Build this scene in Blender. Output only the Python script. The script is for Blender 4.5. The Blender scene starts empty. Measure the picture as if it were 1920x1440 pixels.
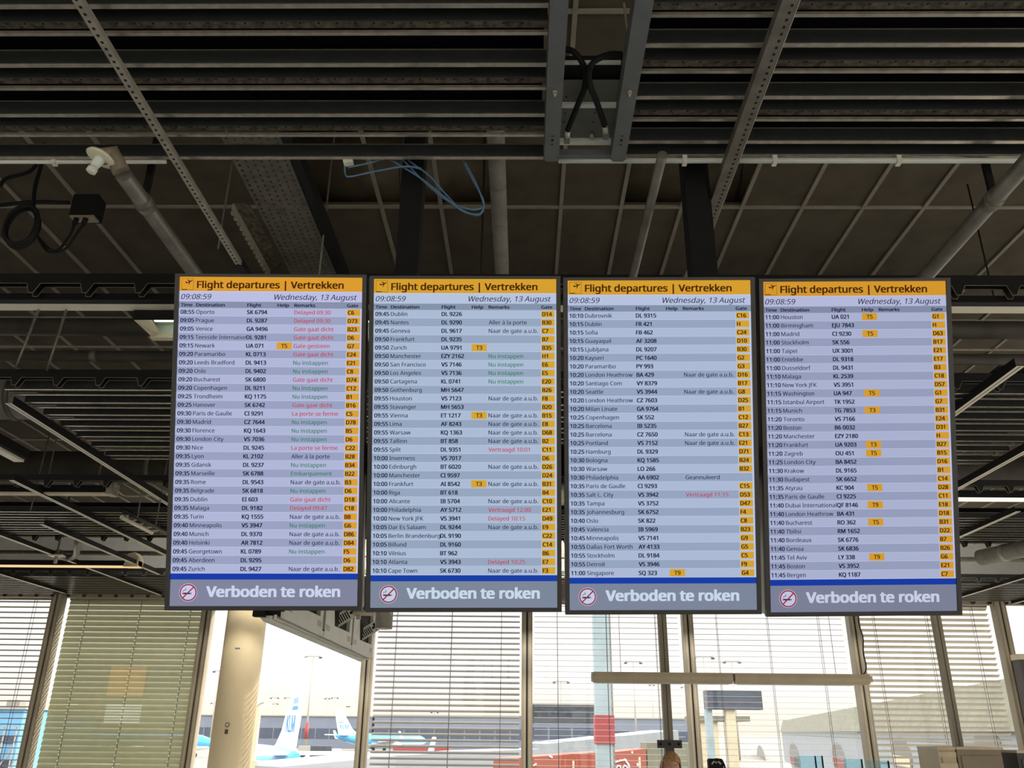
import bpy, bmesh, math, random, os
from mathutils import Vector, Matrix
random.seed(7)
SC = bpy.context.scene
COL = SC.collection

# ------------------------------------------------------------------ camera
F_PX, CXP, CYP, CAM_H = 1580.0, 960.0, 720.0, 1.65
_d = Vector((981-CXP, 1368-CYP, F_PX)).normalized()          # depth direction seen by the camera (right, down, forward)
_u = Vector((1000-CXP, -3170-CYP, F_PX)); _u = (_u - _u.dot(_d)*_d).normalized()
_r = _d.cross(_u)
if _r.x < 0: _r = -_r
CAM_R = Matrix((_r, _d, _u))                                   # world = CAM_R @ camera vector
cam_data = bpy.data.cameras.new('camera')
cam_data.sensor_fit = 'HORIZONTAL'; cam_data.sensor_width = 36.0
cam_data.lens = F_PX/1920.0*36.0
cam_data.clip_end = 3000; cam_data.clip_start = 0.05
cam = bpy.data.objects.new('camera', cam_data); COL.objects.link(cam)
_m = Matrix([[CAM_R[i][0], -CAM_R[i][1], -CAM_R[i][2]] for i in range(3)]).to_4x4()
_m.translation = Vector((0, 0, CAM_H))
cam.matrix_world = _m
SC.camera = cam

def ray(px, py): return CAM_R @ Vector((px-CXP, py-CYP, F_PX))
def at_z(px, py, z):
    v = ray(px, py); return Vector((0, 0, CAM_H)) + v*((z-CAM_H)/v.z)
def at_y(px, py, y):
    v = ray(px, py); return Vector((0, 0, CAM_H)) + v*(y/v.y)

# ------------------------------------------------------------------ view, sky, sun
SC.view_settings.view_transform = 'Standard'
SC.view_settings.look = 'None'
SC.view_settings.exposure = 0.0
SC.view_settings.gamma = 1.0
SC.view_settings.use_curve_mapping = False

world = bpy.data.worlds.new('sky'); SC.world = world
world.use_nodes = True
nt = world.node_tree; nt.nodes.clear()
wo = nt.nodes.new('ShaderNodeOutputWorld'); bg = nt.nodes.new('ShaderNodeBackground')
tc = nt.nodes.new('ShaderNodeTexCoord'); sx = nt.nodes.new('ShaderNodeSeparateXYZ'); rp = nt.nodes.new('ShaderNodeValToRGB')
nt.links.new(tc.outputs['Generated'], sx.inputs[0]); nt.links.new(sx.outputs['Z'], rp.inputs['Fac'])
nt.links.new(rp.outputs['Color'], bg.inputs['Color']); nt.links.new(bg.outputs[0], wo.inputs['Surface'])
els = rp.color_ramp.elements
els[0].position = 0.0; els[0].color = (0.97, 0.87, 0.74, 1)
els[1].position = 0.055; els[1].color = (1.05, 1.02, 0.97, 1)
e = els.new(0.14); e.color = (1.15, 1.12, 1.06, 1)
e = els.new(0.26); e.color = (3.4, 3.4, 3.35, 1)
e = els.new(1.0); e.color = (3.6, 3.7, 3.8, 1)
bg.inputs['Strength'].default_value = 1.12

sun_d = bpy.data.lights.new('sun', 'SUN'); sun_d.energy = 5.0; sun_d.angle = 0.01; sun_d.color = (1.0, 0.90, 0.74)
sun = bpy.data.objects.new('sun', sun_d); COL.objects.link(sun)
FILL_FLOOD = 120.0                                                    # watts of each floodlight added behind the boards to brighten the window wall
SUN_DIR = Vector((0.84, 0.38, 0.40)).normalized()
sun.rotation_euler = SUN_DIR.to_track_quat('Z', 'Y').to_euler()

# ------------------------------------------------------------------ materials
def lin(c): return tuple(((x/255)/12.92 if x/255 <= .04045 else ((x/255+.055)/1.055)**2.4) for x in c)
def mat(name, rgb, rough=.6, metal=0.0, var=0.12, scale=8.0, spec=.5, trans=0.0):
    m = bpy.data.materials.new(name); m.use_nodes = True
    n = m.node_tree; b = n.nodes['Principled BSDF']
    c = lin(rgb)
    b.inputs['Roughness'].default_value = rough; b.inputs['Metallic'].default_value = metal
    b.inputs['Specular IOR Level'].default_value = spec
    if var > 0:
        t = n.nodes.new('ShaderNodeTexCoord'); no = n.nodes.new('ShaderNodeTexNoise'); r = n.nodes.new('ShaderNodeValToRGB')
        no.inputs['Scale'].default_value = scale; no.inputs['Detail'].default_value = 5
        r.color_ramp.elements[0].position = .3; r.color_ramp.elements[1].position = .7
        r.color_ramp.elements[0].color = tuple(x*(1-var) for x in c)+(1,)
        r.color_ramp.elements[1].color = tuple(min(1, x*(1+var)) for x in c)+(1,)
        n.links.new(t.outputs['Object'], no.inputs['Vector']); n.links.new(no.outputs['Fac'], r.inputs['Fac'])
        n.links.new(r.outputs['Color'], b.inputs['Base Color'])
    else:
        b.inputs['Base Color'].default_value = c+(1,)
    if trans > 0:
        out = n.nodes['Material Output']; mx = n.nodes.new('ShaderNodeMixShader'); tr = n.nodes.new('ShaderNodeBsdfTranslucent')
        tr.inputs['Color'].default_value = c+(1,); mx.inputs['Fac'].default_value = trans
        n.links.new(b.outputs[0], mx.inputs[1]); n.links.new(tr.outputs[0], mx.inputs[2]); n.links.new(mx.outputs[0], out.inputs['Surface'])
    return m
def glow(name, rgb, s=1.0):
    m = bpy.data.materials.new(name); m.use_nodes = True; n = m.node_tree; n.nodes.clear()
    o = n.nodes.new('ShaderNodeOutputMaterial'); e = n.nodes.new('ShaderNodeEmission')
    e.inputs['Color'].default_value = lin(rgb)+(1,); e.inputs['Strength'].default_value = s
    n.links.new(e.outputs[0], o.inputs['Surface']); return m
def glass(name, tint=(1, 1, 1), refl=1.0):
    m = bpy.data.materials.new(name); m.use_nodes = True; n = m.node_tree; n.nodes.clear()
    o = n.nodes.new('ShaderNodeOutputMaterial'); t = n.nodes.new('ShaderNodeBsdfTransparent'); g = n.nodes.new('ShaderNodeBsdfGlossy')
    f = n.nodes.new('ShaderNodeFresnel'); mx = n.nodes.new('ShaderNodeMixShader')
    ge = n.nodes.new('ShaderNodeNewGeometry'); ma = n.nodes.new('ShaderNodeMath'); ma.operation = 'MULTIPLY_ADD'   # same index on both faces of the thin pane
    ma.inputs[1].default_value = 1/1.45-1.45; ma.inputs[2].default_value = 1.45
    n.links.new(ge.outputs['Backfacing'], ma.inputs[0]); n.links.new(ma.outputs[0], f.inputs['IOR']); t.inputs['Color'].default_value = tint+(1,); g.inputs['Roughness'].default_value = 0.0
    n.links.new(f.outputs[0], mx.inputs['Fac']); n.links.new(t.outputs[0], mx.inputs[1]); n.links.new(g.outputs[0], mx.inputs[2])
    n.links.new(mx.outputs[0], o.inputs['Surface']); return m

M = {}
M['tile'] = mat('dark_ceiling_tile', (92, 84, 70), .9, var=.18, scale=5, spec=.2)
M['tbar'] = mat('ceiling_grid_bar', (146, 138, 122), .6, var=.12)
M['slat'] = mat('black_slat_paint', (50, 51, 49), .5, var=.12, scale=20, spec=.35)
M['slat_edge'] = mat('lit_slat_lip', (184, 176, 160), .20, var=.2, scale=30, metal=.65)  # pale metal colour carries the highlights along the black slat edges
M['dust'] = mat('dusty_perforated_strip', (92, 84, 70), .9, var=.6, scale=45, spec=.2)
M['black'] = mat('matt_black', (18, 18, 18), .7, var=.15, spec=.3)
M['shade'] = mat('black_shade', (9, 9, 9), .95, var=.1, spec=.05)
M['carrier'] = mat('black_carrier_steel', (22, 22, 21), .5, var=.1, spec=.4)
M['channel'] = mat('grey_channel_steel', (92, 94, 92), .5, var=.1, scale=14)
M['plate'] = mat('grey_bracket_plate', (98, 98, 88), .5, var=.2, scale=10)
M['white_tube'] = mat('pale_conduit', (226, 229, 216), .45, var=.06)
M['galv'] = mat('galvanised_steel', (168, 160, 144), .42, metal=.35, var=.2, scale=20)
M['galv_dark'] = mat('dull_galvanised_steel', (112, 106, 94), .5, metal=.3, var=.25, scale=16)
M['wrap'] = mat('grey_wrapped_pipe', (138, 134, 124), .75, var=.2, scale=12)
M['pipe'] = mat('grey_steel_pipe', (120, 116, 106), .38, metal=.4, var=.22, scale=14)
M['duct'] = mat('brown_grey_duct', (146, 134, 110), .6, metal=.2, var=.3, scale=6)  # lightened to stand in for light inside the ceiling openings
M['duct_dk'] = mat('dark_grey_duct', (70, 66, 58), .6, metal=.2, var=.3, scale=6)
M['porcelain'] = mat('cream_lamp_plate', (226, 220, 190), .5, var=.08)
M['blue_cable'] = mat('blue_data_cable', (92, 128, 158), .5, var=.08)
M['white_box'] = mat('off_white_plastic', (225, 222, 205), .5, var=.05)
M['beige'] = mat('beige_paint', (214, 200, 172), .6, var=.05)
M['rail_lit'] = mat('pale_rail', (232, 222, 198), .4, var=.08)
M['frame'] = mat('window_frame_bronze', (158, 148, 128), .5, var=.06, scale=4)
M['gasket'] = mat('black_gasket', (16, 16, 15), .6, var=.05)
M['blind'] = mat('blind_slat_grey', (106, 101, 90), .5, var=.05, trans=.04)
M['blind_cl'] = mat('blind_slat_olive', (166, 166, 132), .5, var=.06, trans=.14)
M['blind_cr'] = mat('blind_slat_cream', (172, 165, 148), .5, var=.05, trans=.14)
M['cord'] = mat('dark_cord', (40, 38, 34), .7, var=0)
M['bead'] = mat('pale_bead', (230, 226, 205), .5, var=0)
M['column'] = mat('cream_column', (214, 196, 158), .7, var=.03, scale=3)
M['pole'] = mat('brown_grey_pole', (156, 145, 122), .5, var=.08)
M['pole_dk'] = mat('dark_steel_plate', (70, 66, 62), .5, var=.1)
M['lum'] = mat('beige_luminaire', (214, 196, 164), .45, var=.08)
M['silver'] = mat('silver_monitor_case', (226, 222, 204), .45, var=.05, metal=.0)
M['silver_dk'] = mat('grey_vent', (120, 118, 108), .5, var=.1)
M['housing'] = mat('display_housing', (58, 56, 52), .38, var=.08, metal=.2)
M['housing_side'] = mat('display_side_trim', (150, 146, 136), .3, var=.05, metal=.6)
M['glass'] = glass('window_glass')
M['glass_blue'] = glass('balustrade_glass', (.72, .90, .95))
M['floor'] = mat('pale_terrazzo', (222, 223, 222), .35, var=.08, scale=20)
M['wallm'] = mat('grey_wall', (176, 174, 168), .8, var=.06)
M['apron'] = mat('concrete_apron', (128, 122, 112), .9, var=.08, scale=.2)
M['term'] = mat('terminal_cladding', (112, 120, 134), .7, var=.08, scale=.3)
M['term_win'] = mat('terminal_window_band', (62, 72, 90), .3, var=.2, scale=.5)
M['ac_blue'] = mat('aircraft_blue', (70, 162, 222), .35, var=.03)
M['ac_white'] = mat('aircraft_white', (240, 242, 244), .35, var=.02)
M['ac_dblue'] = mat('aircraft_deep_blue', (40, 130, 200), .4, var=.03)
M['mast'] = mat('mast_grey', (156, 152, 142), .6, var=.05)
M['red'] = mat('signal_red', (146, 46, 48), .6, var=.08)
M['orange'] = mat('orange_red_panel', (146, 68, 46), .6, var=.08)
M['jet'] = mat('grey_bridge_cladding', (136, 142, 146), .6, var=.08, scale=1.5)
M['jet_roof'] = mat('olive_grey_roof', (110, 108, 88), .7, var=.2, scale=1.2)
M['port'] = mat('porthole_dark', (92, 92, 90), .3, var=.15)
M['port_red'] = mat('porthole_red_curtain', (122, 56, 44), .6, var=.15)
M['cream'] = mat('cream_panel', (196, 184, 154), .6, var=.05)
M['pier'] = mat('blue_grey_pier', (146, 162, 166), .6, var=.1, scale=2)
M['dkpanel'] = mat('dark_board_panel', (56, 62, 68), .35, var=.4, scale=1.2)
M['skin'] = mat('skin', (214, 160, 130), .55, var=.04)
M['hair'] = mat('light_brown_hair', (196, 150, 98), .5, var=.4, scale=40)
M['cloth'] = mat('navy_jacket', (40, 48, 70), .8, var=.1)
M['trouser'] = mat('dark_trousers', (36, 36, 40), .8, var=.1)
M['cabinet'] = mat('brown_grey_cabinet', (146, 130, 106), .5, var=.08)
M['cabinet2'] = mat('beige_striped_panel', (206, 186, 150), .5, var=.06)
M['scaf'] = mat('blue_cladding', (104, 160, 198), .6, var=.08, scale=.3)
M['lampglow'] = glow('warm_tube_glow', (255, 238, 205), 1.6)
M['whiteglow'] = glow('white_panel_glow', (235, 245, 240), 4.0)
M['orangeglow'] = glow('orange_tube_glow', (255, 214, 158), 1.0)
M['tubeglow'] = glow('greenish_tube_glow', (214, 236, 212), 2.2)
M['white_ref'] = mat('white_reflector', (226, 232, 220), .5, var=.04)
M['yellow'] = mat('yellow_pipe_band', (150, 130, 70), .6, var=.1)

# ------------------------------------------------------------------ mesh helpers
class MB:
    def __init__(s): s.v = []; s.f = []; s.mi = []; s.sm = []
    def add(s, vs, fs, mi=0, smooth=False):
        o = len(s.v); s.v += [tuple(x) for x in vs]
        for f in fs: s.f.append(tuple(i+o for i in f)); s.mi.append(mi); s.sm.append(smooth)
        return s
    def box(s, x0, x1, y0, y1, z0, z1, mi=0):
        vs = [(x, y, z) for z in (z0, z1) for y in (y0, y1) for x in (x0, x1)]
        return s.add(vs, [(0, 2, 3, 1), (4, 5, 7, 6), (0, 1, 5, 4), (1, 3, 7, 5), (3, 2, 6, 7), (2, 0, 4, 6)], mi)
    def obox(s, c, ax, ay, az, mi=0):                      # oriented box: centre and three half-axis vectors
        c = Vector(c); vs = [c+ax*i+ay*j+az*k for k in (-1, 1) for j in (-1, 1) for i in (-1, 1)]
        return s.add(vs, [(0, 2, 3, 1), (4, 5, 7, 6), (0, 1, 5, 4), (1, 3, 7, 5), (3, 2, 6, 7), (2, 0, 4, 6)], mi)
    def tube(s, pts, r, n=10, mi=0, cap=True):
        pts = [Vector(p) for p in pts]; rs = r if isinstance(r, (list, tuple)) else [r]*len(pts)
        rings = []; prev = None
        for i, p in enumerate(pts):
            t = (pts[min(i+1, len(pts)-1)]-pts[max(i-1, 0)]).normalized()
            if prev is None:
                a = Vector((0, 0, 1)) if abs(t.z) < .9 else Vector((1, 0, 0))
                prev = t.cross(a).normalized()
            prev = (prev-t*prev.dot(t)).normalized(); b = t.cross(prev)
            rings.append([p+(prev*math.cos(2*math.pi*k/n)+b*math.sin(2*math.pi*k/n))*rs[i] for k in range(n)])
        vs = [v for g in rings for v in g]; fs = []
        for i in range(len(rings)-1):
            for k in range(n):
                a = i*n+k; b2 = i*n+(k+1) % n
                fs.append((a, b2, b2+n, a+n))
        s.add(vs, fs, mi, True)
        if cap:
            s.add(rings[0], [tuple(range(n))[::-1]], mi); s.add(rings[-1], [tuple(range(n))], mi)
        return s
    def prism(s, poly, fn, d0, d1, mi=0):                   # poly in 2-D, fn(a, b, d) -> 3-D
        n = len(poly); vs = [fn(a, b, d0) for a, b in poly]+[fn(a, b, d1) for a, b in poly]
        fs = [tuple(range(n))[::-1], tuple(range(n, 2*n))]+[(i, (i+1) % n, (i+1) % n+n, i+n) for i in range(n)]
        return s.add(vs, fs, mi)
    def build(s, name, mats, parent=None, recalc=True):
        if not isinstance(mats, (list, tuple)): mats = [mats]
        me = bpy.data.meshes.new(name); off = parent_off(parent)
        me.from_pydata([(x-off[0], y-off[1], z-off[2]) for x, y, z in s.v], [], s.f)
        for m in mats: me.materials.append(m)
        me.polygons.foreach_set('material_index', s.mi); me.polygons.foreach_set('use_smooth', s.sm)
        if recalc:
            bm = bmesh.new(); bm.from_mesh(me); bmesh.ops.remove_doubles(bm, verts=bm.verts, dist=1e-6)
            bmesh.ops.recalc_face_normals(bm, faces=bm.faces); bm.to_mesh(me); bm.free()
        me.update()
        o = bpy.data.objects.new(name, me); COL.objects.link(o)
        if parent is not None: o.parent = parent
        return o
def parent_off(p):
    v = Vector((0, 0, 0))
    while p is not None: v += p.location; p = p.parent
    return v
def tag(o, label, cat, group=None, kind=None):
    o['label'] = label; o['category'] = cat
    if group: o['group'] = group
    if kind: o['kind'] = kind
    return o
def thing(name, label, cat, loc=(0, 0, 0), group=None):
    o = bpy.data.objects.new(name, None); o.location = loc; o.empty_display_size = .1; COL.objects.link(o)
    return tag(o, label, cat, group)
def struct(o, label=None, cat=None):
    o['kind'] = 'structure'
    if label: o['label'] = label
    if cat: o['category'] = cat
    return o
def dup(root, delta, label=None, group=None):
    r = root.copy(); COL.objects.link(r); r.location = root.location+Vector(delta)
    if label: r['label'] = label
    if group: r['group'] = group
    for ch in list(root.children):
        c = ch.copy(); COL.objects.link(c); c.parent = r
        for g in list(ch.children):
            d = g.copy(); COL.objects.link(d); d.parent = c
    return r
def curve_pts(pts, k=6):
    """smooth path through the points (Catmull-Rom)"""
    P = [Vector(p) for p in pts]; P = [P[0]*2-P[1]]+P+[P[-1]*2-P[-2]]; out = []
    for i in range(1, len(P)-2):
        for j in range(k):
            t = j/k; a, b, c, d = P[i-1], P[i], P[i+1], P[i+2]
            out.append(.5*((2*b)+(c-a)*t+(2*a-5*b+4*c-d)*t*t+(3*b-a-3*c+d)*t**3))
    out.append(P[-2]); return out

# ------------------------------------------------------------------ setting
XL, XR, YB, YW = -13.0, 13.0, -7.0, 13.8
ZT = 4.518; ZS = 3.57
struct(MB().box(XL, XR, YB, YW+.3, -.3, 0).build('floor', M['floor']), 'pale terminal floor', 'floor')
# tiled ceiling with exposed grid bars; two openings without tiles
cb = MB()
TX0, TP = .2105, .3553
xs = [TX0+TP*k for k in range(-37, 37)]
ysg = [2.75-1.47*k for k in range(6, 0, -1)]+[2.75, 4.22, 5.69, 7.16, 8.63, 10.1, 11.57, 13.04, YW]
holes = {(kx) for kx in (-4, -3, -2, 1, 2)}
for j in range(len(ysg)-1):
    run = None
    def is_hole(k): return ysg[j] == 2.75 and round((xs[k]-TX0)/TP) in holes
    k = 0
    while k < len(xs)-1:
        if is_hole(k): k += 1; continue
        k2 = k
        while k2 < len(xs)-1 and not is_hole(k2): k2 += 1
        cb.box(xs[k], xs[k2], ysg[j], ysg[j+1], ZT, ZT+.03, 0); k = k2
for x in xs: cb.box(x-.011, x+.011, ysg[0], YW, ZT-.012, ZT+.002, 1)
for y in ysg: cb.box(xs[0], xs[-1], y-.011, y+.011, ZT-.010, ZT+.004, 1)
ceil = cb.build('ceiling', [M['tile'], M['tbar']], recalc=False); struct(ceil, 'dark brown tiled ceiling with exposed grid bars', 'ceiling')
struct(MB().box(XL, XR, YB, YW+.3, 5.6, 5.8).build('ceiling_slab', M['black']), 'dark structural slab above the tiles', 'ceiling')
struct(MB().box(XL-.2, XL, YB, YW+.3, 0, 5.8).build('wall_left', M['wallm']), 'grey side wall', 'wall')
# right wall: piers with open glazing between
wr = MB(); wr.box(XR, XR+.2, YB, YW+.3, 4.4, 5.8); wr.box(XR, XR+.2, YB, YW+.3, 0, .9)
for y in (-7, -2, 3, 8, 13.5): wr.box(XR, XR+.2, y, y+.4, .9, 4.4)
struct(wr.build('wall_right', M['wallm']), 'side wall with window openings', 'wall')
wb = MB(); wb.box(XL, XR, YB-.2, YB, 4.6, 5.8); wb.box(XL, XR, YB-.2, YB, 0, .3)
for x in (-13, 0, 12.6): wb.box(x, x+.4, YB-.2, YB, .3, 4.6)
struct(wb.build('wall_back', M['wallm']), 'back wall with window openings', 'wall')
# lintel over the window wall
struct(MB().box(XL, XR, YW-.05, YW+.3, 3.60, 5.6).build('wall_front', M['wallm']), 'dark lintel wall above the windows', 'wall')
struct(MB().box(XL, XR, YW-.05, YW+.3, 0, .12).build('baseboard_front', M['wallm']), 'low wall under the windows', 'wall')

# ------------------------------------------------------------------ slatted ceiling
def slat_a_mesh(L):
    b = MB(); z = ZS
    b.box(0, L, -.003, .001, z+.001, z+.054, 0)                      # face
    b.box(0, L, -.003, .013, z-.002, z+.002, 1)                      # bottom lip
    b.box(0, L, -.005, .004, z+.052, z+.0545, 1)                     # top edge
    return b
def slat_b_mesh(L):
    b = MB(); z = ZS
    b.box(0, L, -.052, -.048, z+.004, z+.052, 0)                     # face
    b.box(0, L, -.054, -.046, z+.0505, z+.053, 1)
    b.box(0, L, -.049, -.010, z+.016, z+.019, 2)                     # dusty perforated strip
    n = int(L/.055)
    for i in range(n): b.box(.02+i*.055, .027+i*.055, -.033, -.027, z+.0155, z+.0162, 3)
    b.box(0, L, -.011, .001, z-.002, z+.008, 1)                      # lower flange
    return b
SLM = [M['slat'], M['slat_edge'], M['dust'], M['black']]
def slat_field(x0, x1, ya, yb_list, label, group):
    """ya: Y of plain lipped slats, yb_list: Y of flanged slats with a dusty strip"""
    for proto, ys, lab in ((slat_a_mesh, ya, 'black lipped ceiling slat, '), (slat_b_mesh, yb_list, 'black ceiling slat with dusty perforated strip, ')):
        first = None
        for y in ys:
            if first is None:
                o = proto(x1-x0).build('ceiling_batten', SLM); first = o
            else:
                o = first.copy(); COL.objects.link(o)
            o.location = (x0, y, 0); tag(o, lab+label, 'ceiling slat', group+(', lipped' if proto is slat_a_mesh else ', flanged'), 'thing')
CH_L0, CH_L1, CH_R0, CH_R1 = .066, .118, .303, .355
slat_field(-4.6, CH_L0-.002, [1.585, 1.817, 2.05, 2.283, 2.513], [1.70, 1.932, 2.165, 2.398], 'left of the twin grey channels', 'slats left of the twin channels')
slat_field(CH_R1+.002, 4.6, [1.517, 1.744, 1.97, 2.198, 2.424], [1.64, 1.866, 2.092, 2.318], 'right of the twin grey channels', 'slats right of the twin channels')
o = slat_a_mesh(4.6-CH_R1-.002).build('ceiling_batten', SLM); o.location = (CH_R1+.002, 2.500, 0)
tag(o, 'black ceiling slat directly above the pale tube, right of the twin channels', 'ceiling slat', None, 'thing')
slat_field(-3.22, 3.55, [], [4.90+.2265*k for k in range(7)], 'in the field behind the departures boards', 'slats of the field behind the boards')
slat_field(-3.22, 3.55, [4.80+.2265*k for k in range(7)], [], 'in the field behind the departures boards', 'slats of the field behind the boards')
slat_field(-6.4, 7.2, [8.02+.2265*k for k in range(5)], [8.14+.2265*k for k in range(5)], 'in the second field beyond the boards', 'slats of the second field')
slat_field(-8.6, 9.2, [11.85+.2265*k for k in range(8)], [11.97+.2265*k for k in range(8)], 'in the last field before the windows', 'slats of the field by the windows')
# black fleece sheets added above each field to keep the slat gaps dark
def shade(x0, x1, y0, y1, lab):
    tag(MB().box(x0, x1, y0, y1, ZS+.10, ZS+.105).build('shade_sheet', M['shade']), lab, 'shade sheet')
shade(-4.6, CH_L0-.01, 1.45, 2.49, 'black fleece sheet added to darken the gaps of the slats left of the twin channels')
shade(CH_R1+.01, 4.6, 1.45, 2.48, 'black fleece sheet added to darken the gaps of the slats right of the twin channels')
shade(-3.2, 3.5, 4.80, 6.25, 'black fleece sheet added to darken the gaps of the slats behind the boards')
shade(-6.4, 7.2, 8.05, 9.05, 'black fleece sheet added to darken the gaps of the second field of slats')
shade(-8.6, 9.2, 11.9, 13.6, 'black fleece sheet added to darken the gaps of the slats by the windows')

# pale tube along the slat edge
def clip(mb_y, x, z, r): return MB().box(x-.008, x+.008, mb_y-r-.004, mb_y+r+.004, z-r-.005, z+r+.006)
t = thing('conduit_tube', 'long pale tube along the slat edge, right of the twin channels', 'tube', (CH_L1, 2.512, 3.545))
MB().tube([(CH_L1-.0, 2.512, 3.553), (4.6, 2.512, 3.553)], .010, 12).build('tube', M['white_tube'], t)
for px in (1283, 1451, 1683):
    p = at_y(px, 296, 2.512); clip(2.512, p.x, 3.553, .010).build('clip', M['white_box'], t)
t = thing('conduit_tube', 'pale tube along the slat edge at the left, below the bare lamp', 'tube', (-4.6, 2.53, 3.56))
MB().tube([(-4.6, 2.537, 3.566), (-1.32, 2.537, 3.566)], .0075, 12).build('tube', M['white_tube'], t)
for px in (102,):
    p = at_y(px, 296, 2.53); clip(2.537, p.x, 3.566, .0075).build('clip', M['white_box'], t)

# twin grey channels
def channel(x0, x1, label):
    t = thing('support_channel', label, 'channel', (x0, 1.2, 3.53), 'twin channels')
    b = MB(); y0, y1 = .6, 2.485
    b.box(x0, x1, y0, y1-.012, 3.528, 3.532)
    b.prism([(x0, y1-.012), (x1, y1-.012), (x1-.008, y1), (x0+.008, y1)], lambda a, c, d: (a, c, d), 3.528, 3.532)
    b.box(x0, x0+.003, y0, y1-.012, 3.532, 3.60); b.box(x1-.003, x1, y0, y1-.012, 3.532, 3.60)
    b.build('channel_body', M['channel'], t)
    xc = (x0+x1)/2
    yb = at_z(1040, 170, 3.53).y
    b = MB(); b.tube([(xc, yb, 3.528), (xc, yb, 3.520)], .008, 6); b.tube([(xc, yb, 3.522), (xc, yb, 3.508)], .004, 8); b.build('bolt', M['galv'], t)
    b = MB(); yh = at_z(1035, 262, 3.53).y
    for dy, l in ((-.022, .004), (0, .012), (.024, .004)): b.box(xc-.004, xc+.004, yh+dy-l/2, yh+dy+l/2, 3.5270, 3.5285)
    b.build('slot', M['black'], t)
channel(CH_L0, CH_L1, 'left one of the twin grey steel channels under the slats')
channel(CH_R0, CH_R1, 'right one of the twin grey steel channels under the slats')
# bracket plate between the channels, and its cross bars
t = thing('bracket_plate', 'grey perforated bracket plate between the twin channels', 'bracket', (.21, 2.4, 3.54))
b = MB(); ya = at_z(1100, 150, 3.604).y; yb = at_z(1100, 262, 3.595).y
b.box(CH_L1, CH_R0, ya, yb, 3.603, 3.606); b.build('plate', M['plate'], t)
b = MB(); b.box(CH_L1, CH_R0, yb, yb+.016, 3.584, 3.604); b.build('front_bar', M['white_tube'], t)
ym = at_z(1100, 197, 3.60).y
MB().box(CH_L1, CH_R0, ym-.012, ym+.006, 3.592, 3.604).build('cross_bar', M['white_tube'], t)
MB().box(CH_L1, CH_R0, 2.475, 2.495, 3.550, 3.575).build('rear_bar', M['channel'], t)
b = MB()
for px, py in ((1062, 182), (1115, 212), (1058, 229), (1113, 229), (1060, 213)):
    p = at_z(px, py, 3.6015); MB().tube([p, p+Vector((0, 0, .003))], .003, 8).build('hole', M['black'], t)

b = MB(); p = at_z(1110, 258, 3.585); b.tube([p, p+Vector((0, 0, .018))], .008, 8); b.build('bolt', M['galv'], t)
t = thing('ceiling_crosspiece', 'dark steel crosspiece above the twin channels', 'beam', (.21, 1.95, 3.62))
yk = at_z(1120, 122, 3.64).y
MB().box(CH_L1-.04, CH_R0+.04, yk-.02, yk+.05, 3.62, 3.66).build('web', M['black'], t)
MB().box(CH_L1, CH_R0, yk-.03, yk-.02, 3.622, 3.632).build('lip', M['white_tube'], t)
tag(MB().box(CH_L1+.02, CH_R0, 1.3, 1.93, 3.9, 3.92).build('ceiling_panel', M['tile']), 'brown ceiling panel seen between the twin channels', 'panel')
# flexible conduits crossing between the channels
def conduit(pts, label, conn):
    t = thing('flexible_conduit', label, 'conduit', pts[0], 'crossed flexible conduits')
    P = curve_pts(pts, 22); rs = [.0105 if i % 2 else .0082 for i in range(len(P))]
    MB().tube(P, rs, 10).build('corrugated_hose', M['black'], t)
    c = Vector(conn); b = MB(); b.tube([pts[-1], c], .011, 8); b.build('connector', M['galv'], t)
    b = MB(); b.box(c.x-.010, c.x+.010, c.y-.008, c.y+.014, c.z-.012, c.z+.010); b.build('elbow', M['plate'], t)
z = 3.585
conduit([at_z(1052, 93, z+.05), at_z(1075, 97, z+.03), at_z(1095, 125, z), at_z(1097, 160, z-.005), at_z(1080, 205, z-.02), at_z(1064, 245, z-.036)],
        'black corrugated conduit ending at the left channel', at_z(1063, 260, z-.042))
conduit([at_z(1166, 102, z+.02), at_z(1140, 103, z+.008), at_z(1110, 120, z-.022), at_z(1105, 155, z-.022), at_z(1120, 195, z-.022), at_z(1134, 236, z-.036)],
        'black corrugated conduit ending at the right channel', at_z(1136, 252, z-.042))
b = MB(); b.tube([at_z(1170, 5, 3.75), at_z(1176, 60, 3.70), at_z(1180, 110, 3.66)], .004, 6)
tag(b.build('thin_cable', M['duct']), 'thin brown cable beside the right twin channel', 'cable')

# perforated rails
def perf_rail(x0, x1, y0, y1, z, label, tailmat, side=None, tail=None):
    t = thing('perforated_rail', label, 'rail', ((x0+x1)/2, y0, z))
    b = MB(); b.box(x0, x1, y0, y1, z, z+.003, 0)
    if side == 'left': b.box(x0, x0+.003, y0, y1, z+.003, z+.032, 0)
    else: b.box(x0, x0+.003, y0, y1, z+.003, z+.02, 0); b.box(x1-.003, x1, y0, y1, z+.003, z+.02, 0)
    b.build('rail_body', tailmat, t)
    b = MB(); y = y0+.02; xc = (x0+x1)/2+(.008 if side == 'left' else 0)
    while y < y1: b.box(xc-.004, xc+.004, y, y+.009, z-.0006, z+.0002); y += .026
    h = b.build('perforation', M['black'], t); h['kind'] = 'stuff'
    if tail: MB().box(x0-.004, x1+.004, y1, tail, z-.004, z+.03).build('end_sleeve', M['black'], t)
perf_rail(-1.254, -1.228, 1.5, at_z(447, 497, 3.5).y, 3.5, 'long perforated steel rail crossing the slats above the first board', M['galv'], None, 4.3)
perf_rail(.700, .746, 1.5, 4.2, 3.5, 'long perforated steel rail crossing the slats above the third board', M['galv_dark'], 'left')
MB().box(.7465, .7495, 1.5, 4.2, 3.499, 3.512).build('edge_strip', M['galv'], bpy.data.objects['perforated_rail.001'])

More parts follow.
